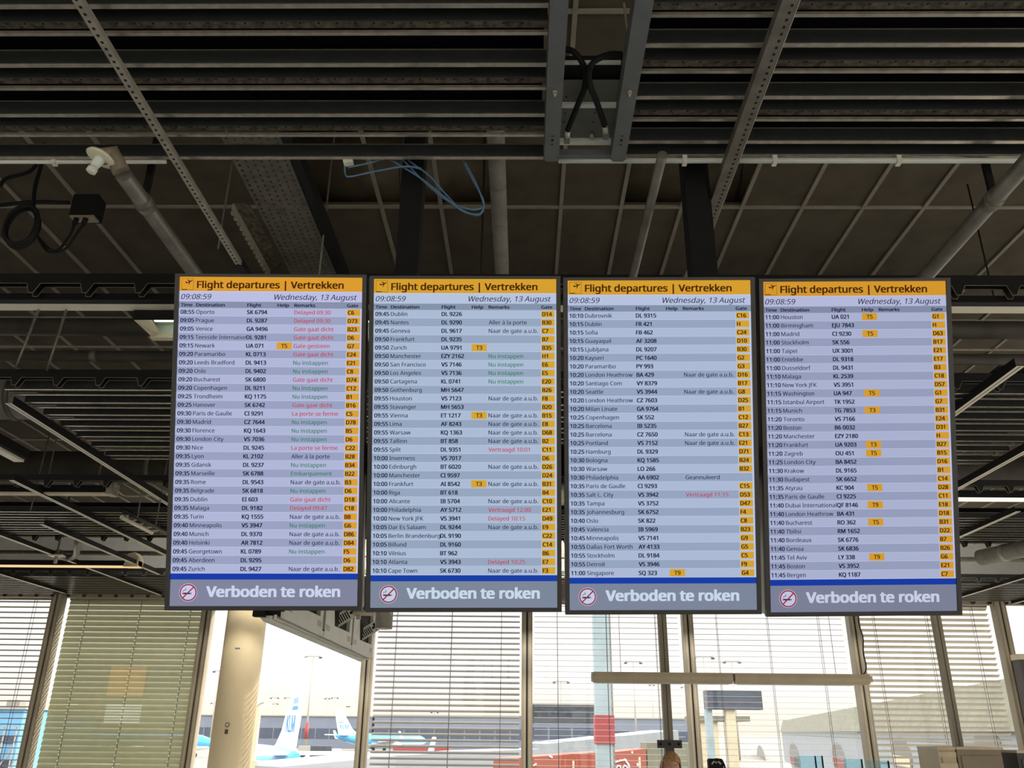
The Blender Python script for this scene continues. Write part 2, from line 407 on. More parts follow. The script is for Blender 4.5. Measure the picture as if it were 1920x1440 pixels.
# ------------------------------------------------------------------ services above and behind the near slats
def depth_pipe(x, y0, y1, z, r, m, label, name='pipe', collar=None, cat='pipe', seams=()):
    t = thing(name, label, cat, (x, y0, z))
    MB().tube([(x, y0, z), (x, y1, z)], r, 20).build('pipe_run', m, t)
    if collar:
        b = MB(); b.tube([(x, collar-.03, z), (x, collar+.03, z)], r*1.13, 20); b.tube([(x, collar-.002, z), (x, collar+.002, z)], r*1.22, 20)
        b.build('collar', M['galv_dark'], t)
        MB().box(x-.012, x+.012, collar-.008, collar+.008, z+r, z+.5).build('hanger_strap', M['black'], t)
    for y in seams: MB().tube([(x, y-.004, z), (x, y+.004, z)], r*1.02, 20).build('seam', M['duct'], t)
    return t
depth_pipe(-.142, 2.9, 8, 4.25, .043, M['wrap'], 'thick grey wrapped pipe right of the blue cables', seams=(3.62, 3.95, 4.4))
depth_pipe(.475, 2.41, 8, 3.5, .0175, M['pipe'], 'thin grey steel pipe starting below the pale tube')
t = depth_pipe(-1.42, 2.455, 7, 3.45, .030, M['pipe'], 'grey pipe carrying the bare lamp holder', collar=2.63)
depth_pipe(1.703, 2.0, 7, 3.45, .030, M['pipe'], 'grey collared pipe at the right edge above the last board', collar=2.60)
# lamp holder at the end of the left pipe
lp = at_y(189, 296, 2.39)
t = thing('lamp_holder', 'cream round lamp holder with bare socket at the pipe end', 'lamp', lp)
n = Vector((-.30, -.10, -.95)).normalized()
b = MB(); b.tube([lp+n*-.006, lp+n*.002, lp+n*.005], [.047, .051, .043], 28); b.build('round_plate', M['porcelain'], t)
b = MB(); b.tube([lp+n*.004, lp+n*.02, lp+n*.045], [.020, .017, .013], 16); b.build('socket', M['white_ref'], t)
b = MB(); b.tube([lp+n*.045, lp+n*.052, lp+n*.066, lp+n*.07], [.013, .017, .017, .010], 12); b.build('lamp_base', M['white_box'], t)
b = MB(); b.tube([lp-n*.005, lp-n*.03+Vector((.01, .02, .01)), Vector((-1.42, 2.438, 3.45))], [.03, .032, .03], 14); b.build('mount', M['duct'], t)

# black posts that carry the boards
for i, (x, w) in enumerate(((-.424, .040), (.632, .040))):
    t = thing('steel_post', ('black steel post rising behind the second board' if i == 0 else 'black steel post rising behind the third board'), 'post', (x, 2.66, 2.2))
    MB().box(x-w, x+w, 2.62, 2.70, 2.36, ZT+.0).build('post_shaft', M['black'], t)
    if i: MB().box(x+w+.001, x+w+.024, 2.67, 2.70, 2.9, ZT).build('side_flange', M['carrier'], t)
tag(MB().box(-1.1, 1.32, 2.60, 2.62, 2.40, 2.50).build('mounting_beam', M['black']), 'black horizontal beam behind the departures boards', 'beam')

# cable tray
TXL, TXR, TZ = -1.172, -.946, 3.75
t = thing('cable_tray', 'wide perforated cable tray above the first and second board', 'cable tray', (-1.06, 2.6, TZ))
b = MB(); ny, nx = 74, 7; y0 = 2.62; pitch = .034; wx = (TXR-TXL)/nx
for j in range(ny):
    for i in range(nx):
        xa, xb = TXL+i*wx, TXL+(i+1)*wx; ya, yb = y0+j*pitch, y0+(j+1)*pitch
        off = .25 if i % 2 else 0
        ha, hb = xa+wx*.36, xa+wx*.64; hc, hd = ya+pitch*(.18+off), ya+pitch*(.62+off)
        b.add([(xa, ya, TZ), (xb, ya, TZ), (xb, yb, TZ), (xa, yb, TZ), (ha, hc, TZ), (hb, hc, TZ), (hb, hd, TZ), (ha, hd, TZ)],
              [(0, 1, 5, 4), (1, 2, 6, 5), (2, 3, 7, 6), (3, 0, 4, 7)])
b.build('perforated_base', M['galv_dark'], t)
MB().box(TXL-.002, TXL, y0, y0+ny*pitch, TZ, TZ+.05).build('side_wall', M['galv_dark'], t)
MB().box(TXR, TXR+.002, y0, y0+ny*pitch, TZ, TZ+.05).build('side_wall', M['galv_dark'], t)
tag(MB().box(TXR+.012, TXR+.05, 2.55, 5.2, TZ-.015, TZ+.05).build('service_channel', M['black']), 'black channel running beside the cable tray', 'channel')
t = thing('edge_strip', 'pale toothed strip hanging left of the cable tray', 'strip', (-1.27, 3.1, 3.72))
b = MB(); b.box(-1.262, -1.256, 3.05, 3.62, 3.70, 3.735)
for k in range(14): b.box(-1.268, -1.255, 3.06+k*.04, 3.078+k*.04, 3.692, 3.702)
b.build('toothed_edge', M['galv'], t)
MB().box(-1.256, -1.19, 3.05, 3.62, 3.735, 3.738).build('dusty_ledge', M['dust'], t)
for px, y, z0, z1, lab in ((613, 3.3, 3.42, ZT, 'thin hanger rod right of the cable tray'), (423, 3.2, 3.6, ZT, 'thin dark hanger rod left of the cable tray'),
                          (1822, 4.0, 3.75, ZT, 'thin hanger rod crossing the collared pipe at right'), (906, 3.0, 3.2, ZT, 'thin hanger rod beside the wrapped pipe')):
    p = at_y(px, 380, y)
    tag(MB().tube([(p.x, y, z0), (p.x, y, z1)], .0045, 8).build('hanger_rod', M['galv_dark'] if px < 700 else M['black']), lab, 'rod')

# round ducts above the tiles
for x0, x1, lab in ((-1.9, .35, 'round brown duct seen in the ceiling opening above the second board'), (.45, 2.2, 'round brown duct seen in the ceiling opening above the third board')):
    t = thing('round_duct', lab, 'duct', ((x0+x1)/2, 4.5, 5.0))
    MB().tube([(x0, 4.5, 5.0), (x1, 4.5, 5.0)], .24, 32).build('duct_run', M['duct'], t)
    MB().tube([((x0+x1)/2-.01, 4.5, 5.0), ((x0+x1)/2+.01, 4.5, 5.0)], .247, 32).build('duct_joint', M['galv_dark'], t)
    MB().box((x0+x1)/2-.02, (x0+x1)/2+.02, 4.48, 4.52, 5.2, 5.6).build('hanger_strap', M['black'], t)

# junction box, cable loops
jb = at_y(162, 386, 2.95)
t = thing('junction_box', 'black junction box with two looping cables at upper left', 'junction box', jb)
b = MB(); b.box(jb.x-.052, jb.x+.052, jb.y-.02, jb.y+.05, jb.z-.055, jb.z+.045); b.build('box_body', M['black'], t)
b = MB(); b.box(jb.x-.05, jb.x+.05, jb.y-.015, jb.y+.03, jb.z-.063, jb.z-.055); b.build('gland_plate', M['duct'], t)
for x0 in (-.028, .010):
    MB().tube([(jb.x+x0, jb.y, jb.z-.062), (jb.x+x0-.004, jb.y, jb.z-.09)], .011, 10).build('cable_gland', M['black'], t)
    s = Vector((jb.x+x0-.004, jb.y, jb.z-.09))
    pts = [s, at_y(140+x0*300, 440, 2.95), at_y(118+x0*300, 468, 2.95), at_y(90, 470+x0*200, 2.95), at_y(68, 440, 2.95)]
    MB().tube(curve_pts(pts), .0055, 8).build('cable', M['black'], t)
t = thing('cable_coil', 'coil of black cable hanging at the upper left edge', 'cable coil', at_y(42, 430, 2.9))
for k in range(5):
    c = at_y(42+random.uniform(-5, 5), 424+random.uniform(-6, 6), 2.84+k*.014); ra, rb = .062+.006*random.random(), .088+.010*random.random()
    pts = [c+Vector((ra*math.cos(a), 0, rb*math.sin(a))) for a in [2*math.pi*i/28 for i in range(29)]]
    MB().tube(pts, .0065, 8, cap=False).build('cable_loop', M['black'], t)
MB().tube(curve_pts([at_y(62, 395, 2.92), at_y(66, 350, 2.92), at_y(80, 300, 2.92), at_y(84, 270, 2.92)]), .008, 8).build('cable_lead', M['black'], t)
MB().tube(curve_pts([at_y(0, 350, 2.92), at_y(12, 335, 2.92), at_y(55, 322, 2.92), at_y(74, 300, 2.92)]), .008, 8).build('cable_lead', M['black'], t)
tag(MB().tube(curve_pts([at_y(0, 385, 3.2), at_y(60, 379, 3.2), at_y(130, 380, 3.2)]), .009, 8).build('cable_run', M['black']), 'black cable running to the junction box', 'cable')
# blue data cables
yb = 2.535
wbx = at_y(653, 303, yb)
tag(MB().obox(wbx, Vector((.017, 0, .004)), Vector((0, .01, 0)), Vector((-.003, 0, .012))).build('connector_box', M['white_box']), 'small off-white connector box above the blue cables', 'connector')
for i, pts in enumerate([[(646, 312), (648, 328), (658, 331), (700, 322), (760, 312), (790, 316)],
                         [(652, 314), (690, 306), (730, 294), (760, 280)],
                         [(730, 298), (790, 335), (840, 375), (870, 397), (895, 402), (904, 396), (906, 380), (893, 345), (873, 306)],
                         [(752, 296), (800, 345), (845, 380), (885, 393), (905, 388), (905, 372), (888, 340), (868, 300)],
                         [(765, 300), (805, 330), (830, 358), (862, 390), (893, 404), (907, 395)],
                         [(755, 312), (790, 318), (820, 345), (845, 378)]]):
    b = MB(); b.tube(curve_pts([at_y(x, y, yb+.0075*i) for x, y in pts], 8), .0032, 8)
    tag(b.build('data_cable', M['blue_cable']), ['thin blue cable looping from the white connector box', 'dark blue cable rising from the connector box', 'longest blue cable loop drooping left of the wrapped pipe',
        'second blue cable loop drooping left of the wrapped pipe', 'short blue cable strand at the bottom of the droop', 'short blue cable strand crossing the black post'][i], 'cable', 'blue data cables')

# ------------------------------------------------------------------ toothed carriers, in depth order
def carrier(y, x0, x1, label, zb=3.598):
    t = thing('toothed_carrier', label, 'hanger rail', (0, y, zb), None)
    pitch = .2575
    for k, yy in enumerate((y-.02, y+.02)):
        prof = [(x0, zb)]; x = x0+.05
        while x < x1-.1:
            prof += [(x, zb), (x+.016, zb-.050), (x+.040, zb-.050), (x+.066, zb)]; x += pitch
        prof.append((x1, zb))
        MB().prism([(x0, zb+.05)]+prof+[(x1, zb+.05)], lambda a, b, d: (a, d, b), yy, yy+.003).build('toothed_web', M['carrier'], t)
        e_ = MB(); w = .0022
        for (a0, b0), (a1, b1) in zip(prof, prof[1:]):
            ln = math.hypot(a1-a0, b1-b0); nx, nz = -(b1-b0)/ln*w, (a1-a0)/ln*w
            vs = [(a0, yy-.0004, b0), (a1, yy-.0004, b1), (a1+nx, yy-.0004, b1+nz), (a0+nx, yy-.0004, b0+nz), (a0, yy+.0034, b0), (a1, yy+.0034, b1)]
            e_.add(vs, [(0, 1, 2, 3), (0, 4, 5, 1)])
        e_.build('bare_edge', M['galv'], t, recalc=False)
    MB().box(x0, x1, y-.02, y+.023, zb+.05, zb+.055).build('top_flange', M['carrier'], t)
    return t
for y, xx, lab in ((3.53, 3.2, 'toothed black carrier just behind the tops of the departures boards'), (4.70, 4.2, 'second toothed carrier, in front of the slats behind the boards'),
                   (7.01, 6.0, 'third toothed carrier, just in front of the glowing tube lamp'), (9.29, 7.6, 'fourth toothed carrier beyond the boards'),
                   (11.60, 9.4, 'fifth toothed carrier, below the orange-tinged lamp'), (13.72, 11.0, 'last toothed carrier along the top of the windows')):
    carrier(y, -xx, xx, lab)

# long beams and pipes running across behind the boards
tag(MB().box(-4.5, 4.5, 3.62, 3.69, 3.545, 3.578).build('lighting_beam', M['rail_lit']), 'long pale beam running across behind the board tops', 'beam')
tag(MB().box(-4.5, 4.5, 3.575, 3.618, 3.545, 3.580).build('cross_beam', M['black']), 'black beam in front of the long pale beam', 'beam')
def cross_pipe(x0, x1, y, z, r, m, label, joints=(), cat='pipe', name='pipe'):
    t = thing(name, label, cat, (x0, y, z))
    MB().tube([(x0, y, z), (x1, y, z)], r, 24).build('pipe_run', m, t)
    for x in joints: MB().tube([(x-.02, y, z), (x+.02, y, z)], r*1.06, 24).build('joint_ring', M['galv_dark'], t)
cross_pipe(-5, 5, 4.60, 3.90, .055, M['duct_dk'], 'dark cross duct behind the luminaire', (-3.4, 3.1), 'duct', 'cross_duct')
cross_pipe(-5, 5, 4.60, 3.768, .008, M['galv'], 'thin pale conduit behind the first carrier')
cross_pipe(-5, 5, 4.615, 3.712, .034, M['duct_dk'], 'dark grey pipe above the second carrier', (-2.6,))
cross_pipe(-6.5, -3.0, 6.0, 3.98, .17, M['wrap'], 'big grey round duct at the left edge', (-3.9,), 'duct', 'round_duct')
cross_pipe(-7, 7, 7.6, 3.90, .15, M['duct_dk'], 'dark round duct beyond the third carrier', (-3.5,), 'duct', 'round_duct')
cross_pipe(-8, 8, 10.3, 3.85, .05, M['duct_dk'], 'long dark pipe beyond the fourth carrier', (-5.5,))
cross_pipe(-8, 8, 10.9, 3.72, .03, M['galv_dark'], 'grey pipe in front of the fifth carrier')

# luminaire at the left of the first board
t = thing('ceiling_luminaire', 'open white-lined luminaire behind the left edge of the first board', 'luminaire', (-1.4, 3.75, 3.5))
lx0, lx1, ly0, ly1, lz = at_z(232, 580, 3.5).x, -.6, 3.70, 3.93, 3.50
b = MB(); b.prism([(ly0, lz+.09), (ly0-.02, lz+.05), (ly0-.02, lz+.01), (ly0, lz)], lambda a, c, d: (d, a, c), lx0, lx1); b.box(lx0, lx1, ly0, ly1, lz+.09, lz+.10)
b.build('dark_hood', M['black'], t)
MB().box(lx0+.02, lx1, ly0+.004, ly1-.02, lz+.082, lz+.088).build('white_reflector', M['white_ref'], t)
b = MB(); b.add([(lx0, ly0, lz), (lx0, ly0, lz+.09), (lx0+.012, ly1, lz+.09), (lx0+.012, ly1, lz), (lx0+.05, ly1, lz+.02), (lx0+.04, ly0, lz+.06)], [(0, 1, 2, 3), (0, 3, 4, 5)])
b.build('end_plate', M['beige'], t)
MB().box(lx0+.012, lx1, ly1-.012, ly1, lz+.022, lz+.09).build('inner_reflector', M['white_ref'], t)
MB().box(lx0, lx1, ly1-.035, ly1+.002, lz-.004, lz+.020).build('front_lip', M['beige'], t)
MB().tube([(lx0+.06, 3.79, lz+.05), (lx1, 3.79, lz+.05)], .014, 12).build('fluorescent_tube', M['tubeglow'], t)

# pale rails running in depth under the far ceiling
def depth_rail(x, y0, y1, label, z=3.53, w=.045):
    t = thing('ceiling_rail', label, 'rail', (x, y0, z))
    MB().box(x-w/2, x+w/2, y0, y1, z, z+.004).build('pale_flange', M['rail_lit'], t)
    MB().box(x-w/2-.004 if x > 0 else x+w/2, x-w/2 if x > 0 else x+w/2+.004, y0, y1, z+.0, z+.05).build('web', M['black'], t)
    MB().box(x-.003, x+.003, y0, y1, z-.001, z).build('groove', M['galv_dark'], t)
depth_rail(-3.27, 4.95, 8.6, 'pale ceiling rail along the left end of the slats behind the boards')
depth_rail(-4.27, 6.75, 10.9, 'long pale ceiling rail at left, second out from the first board')
depth_rail(-4.9, 8.4, 11.4, 'short pale ceiling rail at left above the fluorescent fitting')
depth_rail(-5.65, 8.4, 13.3, 'long pale ceiling rail reaching the windows at left')
depth_rail(-7.1, 10.2, 13.2, 'pale ceiling rail at the far left edge')
depth_rail(3.6, 5.6, 8.0, 'pale ceiling rail along the right end of the slats behind the boards')
depth_rail(2.735, 4.3, 6.0, 'pale ceiling rail slanting behind the last board')
depth_rail(4.5, 7.6, 10.8, 'long pale ceiling rail at right beyond the glowing tube')
depth_rail(6.5, 10.6, 13.5, 'pale ceiling rail at right reaching the windows')
depth_rail(7.6, 11.4, 13.5, 'pale ceiling rail at the far right edge')
# second cable tray far right
t = thing('cable_tray', 'dark ribbed cable tray at the right edge above the second carrier', 'cable tray', (3.1, 4.9, 3.75))
b = MB(); b.box(2.92, 3.30, 4.75, 6.0, 3.75, 3.754)
b.build('tray_base', M['galv_dark'], t)
b = MB()
for j in range(12):
    for i in range(6): b.box(2.94+i*.06, 2.975+i*.06, 4.78+j*.1, 4.82+j*.1, 3.7485, 3.7500)
h = b.build('slot_rows', M['black'], t)
# hanging bar lamps
def bar_lamp(x0, x1, y, z, label, lit=False, w=.05, g='lampglow'):
    t = thing('bar_lamp', label, 'lamp', ((x0+x1)/2, y, z))
    MB().box(x0, x1, y-w, y+w, z+.012, z+.075).build('lamp_body', M['black'], t)
    MB().box(x0, x1, y-w*.9, y+w*.9, z, z+.012).build('diffuser', M[g] if lit else M['beige'], t)
    return t
p = at_z(203, 928, 3.54)
t = bar_lamp(-6.5, p.x, p.y, 3.54, 'long pale bar lamp at left, with a cable at its end')
b = MB(); b.box(p.x, p.x+.06, p.y-.06, p.y+.06, 3.535, 3.64); b.build('end_cap', M['galv'], t)
q = at_z(312, 924, 3.60)
tag(MB().tube(curve_pts([(p.x+.05, p.y, 3.60), at_z(235, 929, 3.57), at_z(270, 929, 3.58), q]), .010, 8).build('lamp_cable', M['galv']), 'sagging pale cable between the left bar lamp and the first board', 'cable')
p = at_z(1850, 938, 3.53)
bar_lamp(2.2, 6.6, p.y, 3.53, 'glowing bar lamp right of the last board', True)
p = at_z(262, 1064, 3.50)
t = bar_lamp(-9, p.x, p.y, 3.50, 'warm glowing bar lamp at left under the far ceiling', True, .06, 'orangeglow')
b = MB(); b.prism([(p.x-.18, 3.50), (p.x, 3.50), (p.x, 3.60), (p.x-.06, 3.68), (p.x-.14, 3.66)], lambda a, c, d: (a, d, c), p.y-.08, p.y+.08); b.build('end_cap', M['beige'], t)
# floodlights added out of view to brighten the window wall
for i, x in enumerate((-3.5, -2.1, -.5, 1.2, 2.9, 4.5)):
    fy, fz = 10.05, 3.97
    t = thing('floodlight', ['leftmost', 'second', 'third', 'fourth', 'fifth', 'rightmost'][i]+' of the black floodlights added to brighten the window wall, unseen behind the boards', 'floodlight', (x, fy, fz), 'floodlights')
    MB().box(x-.47, x+.47, fy-.06, fy, fz-.17, fz+.17).build('lamp_housing', M['black'], t)
    MB().box(x-.46, x+.46, fy, fy+.006, fz-.16, fz+.16).build('lens', M['lampglow'], t)
    MB().box(x-.012, x+.012, fy-.04, fy-.02, fz+.17, ZT).build('yoke', M['black'], t)
    ld = bpy.data.lights.new('added_fill_beam', 'AREA'); ld.shape = 'RECTANGLE'; ld.size = .90; ld.size_y = .30; ld.energy = FILL_FLOOD; ld.color = (1.0, .95, .86); ld.spread = math.radians(140)
    lo = bpy.data.objects.new('added_fill_beam', ld); COL.objects.link(lo); lo.parent = t; lo.location = (0, .012, 0)
    lo.rotation_euler = Vector((0, -1, .30)).to_track_quat('Z', 'Y').to_euler()
# elbowed spout pipe
e0 = at_z(146, 1015, 3.62)
pts = [e0+Vector((.02, 0, .30)), e0, at_z(142, 1040, 3.55), at_z(125, 1046, 3.53), at_z(110, 1038, 3.55)]
t = thing('elbow_pipe', 'short grey pipe with elbow hanging at left', 'pipe', e0)
MB().tube(curve_pts(pts), .038, 14).build('pipe_run', M['pipe'], t)
c = pts[-1]; MB().tube([c+Vector((-.03, 0, 0)), c+Vector((.02, 0, 0))], .047, 14).build('pipe_mouth', M['galv_dark'], t)
sp = at_z(105, 1048, 3.44)
t = thing('sprinkler', 'small pale sprinkler beside the elbowed pipe', 'sprinkler', sp)
MB().tube([sp+Vector((0, 0, .03)), sp+Vector((0, 0, -.05))], .02, 10).build('sprinkler_head', M['galv'], t)
MB().tube([(sp.x, sp.y, sp.z), (sp.x, sp.y, ZT)], .012, 8).build('feed_pipe', M['galv_dark'], t)
MB().box(sp.x-.08, sp.x+.08, sp.y-.05, sp.y+.05, sp.z+.03, sp.z+.045).build('cover_plate', M['rail_lit'], t)
# fluorescent fitting at the left edge and ladder frame
p = at_z(20, 858, 3.62)
t = thing('batten_lamp', 'short pale batten lamp at the left edge below the round duct', 'lamp', p)
MB().box(p.x-.04, p.x+.04, p.y-.9, p.y+.12, 3.62, 3.64).build('pale_tray', M['rail_lit'], t)
MB().box(p.x-.05, p.x+.07, p.y-.9, p.y+.12, 3.645, 3.72).build('black_body', M['black'], t)
t = thing('ladder_rack', 'black ladder rack with pale rungs left of the first board', 'rack', (-4.1, 8.8, 3.6))
a0, a1 = at_z(228, 955, 3.54), at_z(312, 998, 3.54); b0, b1 = at_z(228, 970, 3.48), at_z(285, 999, 3.48)
MB().tube([a0, a1], .026, 8).build('rail', M['carrier'], t); MB().tube([b0, b1], .020, 8).build('rail', M['rail_lit'], t)
for k in range(5):
    f = (k+.7)/5.4; MB().tube([a0.lerp(a1, f), b0.lerp(b1, f)], .016, 8).build('rung', M['galv'], t)
# right-hand round pipe
p0, p1 = at_z(1838, 1046, 3.44), at_z(1925, 1028, 3.44)
t = thing('duct_pipe', 'silver-grey round pipe right of the last board', 'pipe', p0)
MB().tube([p0, p1, p1+(p1-p0)*.4], .085, 20).build('pipe_run', M['wrap'], t)
m_ = p0.lerp(p1, .55); dd = (p1-p0).normalized()
MB().tube([m_-dd*.02, m_+dd*.02], .092, 20).build('clamp', M['galv'], t)
# hanger rods of the far ceiling
for pa, pb, lab in (((72, 582), (28, 692), 'leftmost slanting brace between the first two carriers'), ((124, 582), (88, 694), 'second slanting brace between the first two carriers')):
    tag(MB().tube([at_y(*pa, 3.66), at_y(*pb, 4.655)], .0065, 8).build('brace_rod', M['galv_dark']), lab, 'rod')
for i, (pa, pb, y) in enumerate([((103, 835), (92, 888), 7.3), ((70, 905), (57, 957), 7.35), ((268, 905), (258, 970), 7.35), ((305, 912), (292, 985), 7.35), ((190, 872), (185, 890), 7.2), ((276, 872), (273, 890), 7.2)]):
    a, b_ = at_y(pa[0], pa[1], y), at_y(pb[0], pb[1], y)
    tag(MB().tube([b_+(a-b_)*((ZT-b_.z)/(a.z-b_.z)), b_], .006, 6).build('hanger_rod', M['galv_dark']), ['rod in front of the left round duct', 'leftmost rod below the third carrier', 'rod below the third carrier near the first board', 'rod right beside the first board below the third carrier', 'short rod above the third carrier', 'short rod above the third carrier near the first board'][i], 'rod')

# ------------------------------------------------------------------ departures boards
def T(s): return [r.split('|') for r in s.strip().split('\n')]
B1 = T('''08:55|Oporto|SK 6794||Delayed 09:30|r|C6
09:05|Prague|DL 9287||Delayed 09:30|r|D73
09:05|Venice|GA 9496||Gate gaat dicht|r|B23
09:15|Teesside Internatior|DL 9281||Gate gaat dicht|r|D6
09:15|Newark|UA 071|T5|Gate gesloten|r|G7
09:20|Paramaribo|KL 0713||Gate gaat dicht|r|E24
09:20|Leeds Bradford|DL 9413||Nu instappen|g|E21
09:20|Oslo|DL 9402||Nu instappen|g|C8
09:20|Bucharest|SK 6800||Gate gaat dicht|r|D74
09:20|Copenhagen|DL 9211||Nu instappen|g|C12
09:25|Trondheim|KQ 1175||Nu instappen|g|B1
09:25|Hanover|SK 6742||Gate gaat dicht|r|B16
09:30|Paris de Gaulle|CI 9291||La porte se ferme|r|C5
09:30|Madrid|CZ 7644||Nu instappen|g|D78
09:30|Florence|KQ 1643||Nu instappen|g|B5
09:30|London City|VS 7036||Nu instappen|g|D6
09:30|Nice|DL 9245||La porte se ferme|r|C22
09:35|Lyon|KL 2102||Aller à la porte|k|B28
09:35|Gdansk|DL 9237||Nu instappen|g|B34
09:35|Marseille|SK 6788||Embarquement|g|B22
09:35|Rome|DL 9543||Naar de gate a.u.b.|k|B3
09:35|Belgrade|SK 6818||Nu instappen|g|D6
09:35|Dublin|EI 603||Gate gaat dicht|r|D18
09:35|Malaga|DL 9182||Delayed 09:47|r|C18
09:35|Turin|KQ 1555||Naar de gate a.u.b.|k|B8
09:40|Minneapolis|VS 3947||Nu instappen|g|G6
09:40|Munich|DL 9370||Naar de gate a.u.b.|k|D86
09:40|Helsinki|AR 7812||Naar de gate a.u.b.|k|D84
09:45|Georgetown|KL 0789||Nu instappen|g|F5
09:45|Aberdeen|DL 9295|||k|D6
09:45|Zurich|DL 9427||Naar de gate a.u.b.|k|D82''')
B2 = T('''09:45|Dublin|DL 9226|||k|D14
09:45|Nantes|DL 9290||Aller à la porte|k|B30
09:45|Geneva|DL 9617||Naar de gate a.u.b.|k|C7
09:50|Frankfurt|DL 9235|||k|B7
09:50|Zurich|UA 9791|T3||k|B35
09:50|Manchester|EZY 2162||Nu instappen|g|H1
09:50|San Francisco|VS 7146||Nu instappen|g|E6
09:50|Los Angeles|VS 7136||Nu instappen|g|E5
09:50|Cartagena|KL 0741||Nu instappen|g|E20
09:50|Gothenburg|MH 5647|||k|B26
09:55|Houston|VS 7123||Naar de gate a.u.b.|k|F8
09:55|Stavanger|MH 5653|||k|B20
09:55|Vienna|ET 1217|T3|Naar de gate a.u.b.|k|B15
09:55|Lima|AF 8243||Naar de gate a.u.b.|k|E8
09:55|Warsaw|KQ 1363||Naar de gate a.u.b.|k|D68
09:55|Tallinn|BT 858||Naar de gate a.u.b.|k|B2
09:55|Split|DL 9351||Vertraagd 10:01|r|C11
10:00|Inverness|VS 7017|||k|D6
10:00|Edinburgh|BT 6020||Naar de gate a.u.b.|k|D26
10:00|Manchester|CI 9597|||k|D24
10:00|Frankfurt|AI 8542|T3|Naar de gate a.u.b.|k|B31
10:00|Riga|BT 618|||k|B4
10:00|Alicante|IB 5704||Naar de gate a.u.b.|k|C10
10:00|Philadelphia|AY 5712||Vertraagd 12:00|r|E21
10:00|New York JFK|VS 3941||Delayed 10:15|r|D49
10:05|Dar Es Salaam|DL 9244||Naar de gate a.u.b.|k|E9
10:05|Berlin Brandenburg|DL 9190|||k|C22
10:05|Billund|DL 9160|||k|C14
10:10|Vilnius|BT 962|||k|B6
10:10|Atlanta|VS 3943||Delayed 10:25|r|E7
10:10|Cape Town|SK 6730||Naar de gate a.u.b.|k|F3''')
B3 = T('''10:10|Dubrovnik|DL 9315|||k|C16
10:15|Dublin|FR 421|||k|H
10:15|Sofia|FB 462|||k|C24
10:15|Guayaquil|AF 3208|||k|D10
10:15|Ljubljana|DL 9207|||k|B30
10:20|Kayseri|PC 1640|||k|G2
10:20|Paramaribo|PY 993|||k|G3
10:20|London Heathrow|BA 429||Naar de gate a.u.b.|k|D16
10:20|Santiago Com|VY 8379|||k|B17
10:20|Seattle|VS 3944||Naar de gate a.u.b.|k|G8
10:20|London Heathrow|CZ 7603|||k|D25
10:20|Milan Linate|GA 9764|||k|B1
10:25|Copenhagen|SK 552|||k|C12
10:25|Barcelona|IB 5235|||k|B27
10:25|Barcelona|CZ 7650||Naar de gate a.u.b.|k|C13
10:25|Portland|VS 7152||Naar de gate a.u.b.|k|E21
10:25|Hamburg|DL 9329|||k|D71
10:30|Bologna|KQ 1585|||k|B24
10:30|Warsaw|LO 266|||k|B32
10:30|Philadelphia|AA 6902||Geannuleerd|k|
10:35|Paris de Gaulle|CI 9293|||k|C15
10:35|Salt L. City|VS 3942||Vertraagd 11:15|r|D53
10:35|Tampa|VS 3752|||k|D47
10:35|Johannesburg|SK 6752|||k|F4
10:40|Oslo|SK 822|||k|C8
10:45|Valencia|IB 5969|||k|B23
10:45|Minneapolis|VS 7141|||k|G9
10:55|Dallas Fort Worth|AY 4133|||k|G5
10:55|Stockholm|DL 9184|||k|C5
10:55|Detroit|VS 3946|||k|F9
11:00|Singapore|SQ 323|T9||k|G4''')
B4 = T('''11:00|Houston|UA 021|T5||k|G1
11:00|Birmingham|EJU 7843|||k|H
11:00|Madrid|CI 9230|T5||k|D63
11:00|Stockholm|SK 556|||k|B17
11:00|Taipei|UX 3001|||k|E21
11:00|Entebbe|DL 9318|||k|E17
11:00|Dusseldorf|DL 9431|||k|B3
11:10|Malaga|KL 2539|||k|C18
11:10|New York JFK|VS 3951|||k|D57
11:15|Washington|UA 947|T5||k|G1
11:15|Istanbul Airport|TK 1952|||k|G7
11:15|Munich|TG 7853|T3||k|B31
11:20|Toronto|VS 7166|||k|E24
11:20|Boston|B6 0032|||k|D31
11:20|Manchester|EZY 2180|||k|H
11:20|Frankfurt|UA 9203|T3||k|B27
11:20|Zagreb|OU 451|T5||k|B15
11:25|London City|BA 8452|||k|D16
11:30|Krakow|DL 9165|||k|B1
11:30|Budapest|SK 6652|||k|C14
11:35|Atyrau|KC 904|T5||k|D28
11:35|Paris de Gaulle|CI 9225|||k|C11
11:40|Dubai International|QF 8146|T9||k|E18
11:40|London Heathrow|BA 431|||k|D18
11:40|Bucharest|RO 362|T5||k|B31
11:40|Tbilisi|RM 1652|||k|D22
11:40|Bordeaux|SK 6776|||k|B7
11:40|Genoa|SK 6836|||k|B26
11:45|Tel Aviv|LY 338|T9||k|G6
11:45|Boston|VS 3952|||k|E21
11:45|Bergen|KQ 1187|||k|C7''')
font = None
try:
    fp = os.path.join(bpy.utils.system_resource('DATAFILES', path='fonts'), 'NotoSansHebrew-Regular.woff2')   # a typeface bundled with Blender itself
    cands = [f for f in os.listdir(os.path.dirname(fp)) if f.startswith('NotoSansHebrew')]
    font = bpy.data.fonts.load(os.path.join(os.path.dirname(fp), cands[0]))
except Exception: font = None
_tc = bpy.data.curves.new('lettering', 'FONT'); _tc.resolution_u = 2
if font: _tc.font = font
_to = bpy.data.objects.new('lettering', _tc)
COL.objects.link(_to)
bpy.context.view_layer.update()
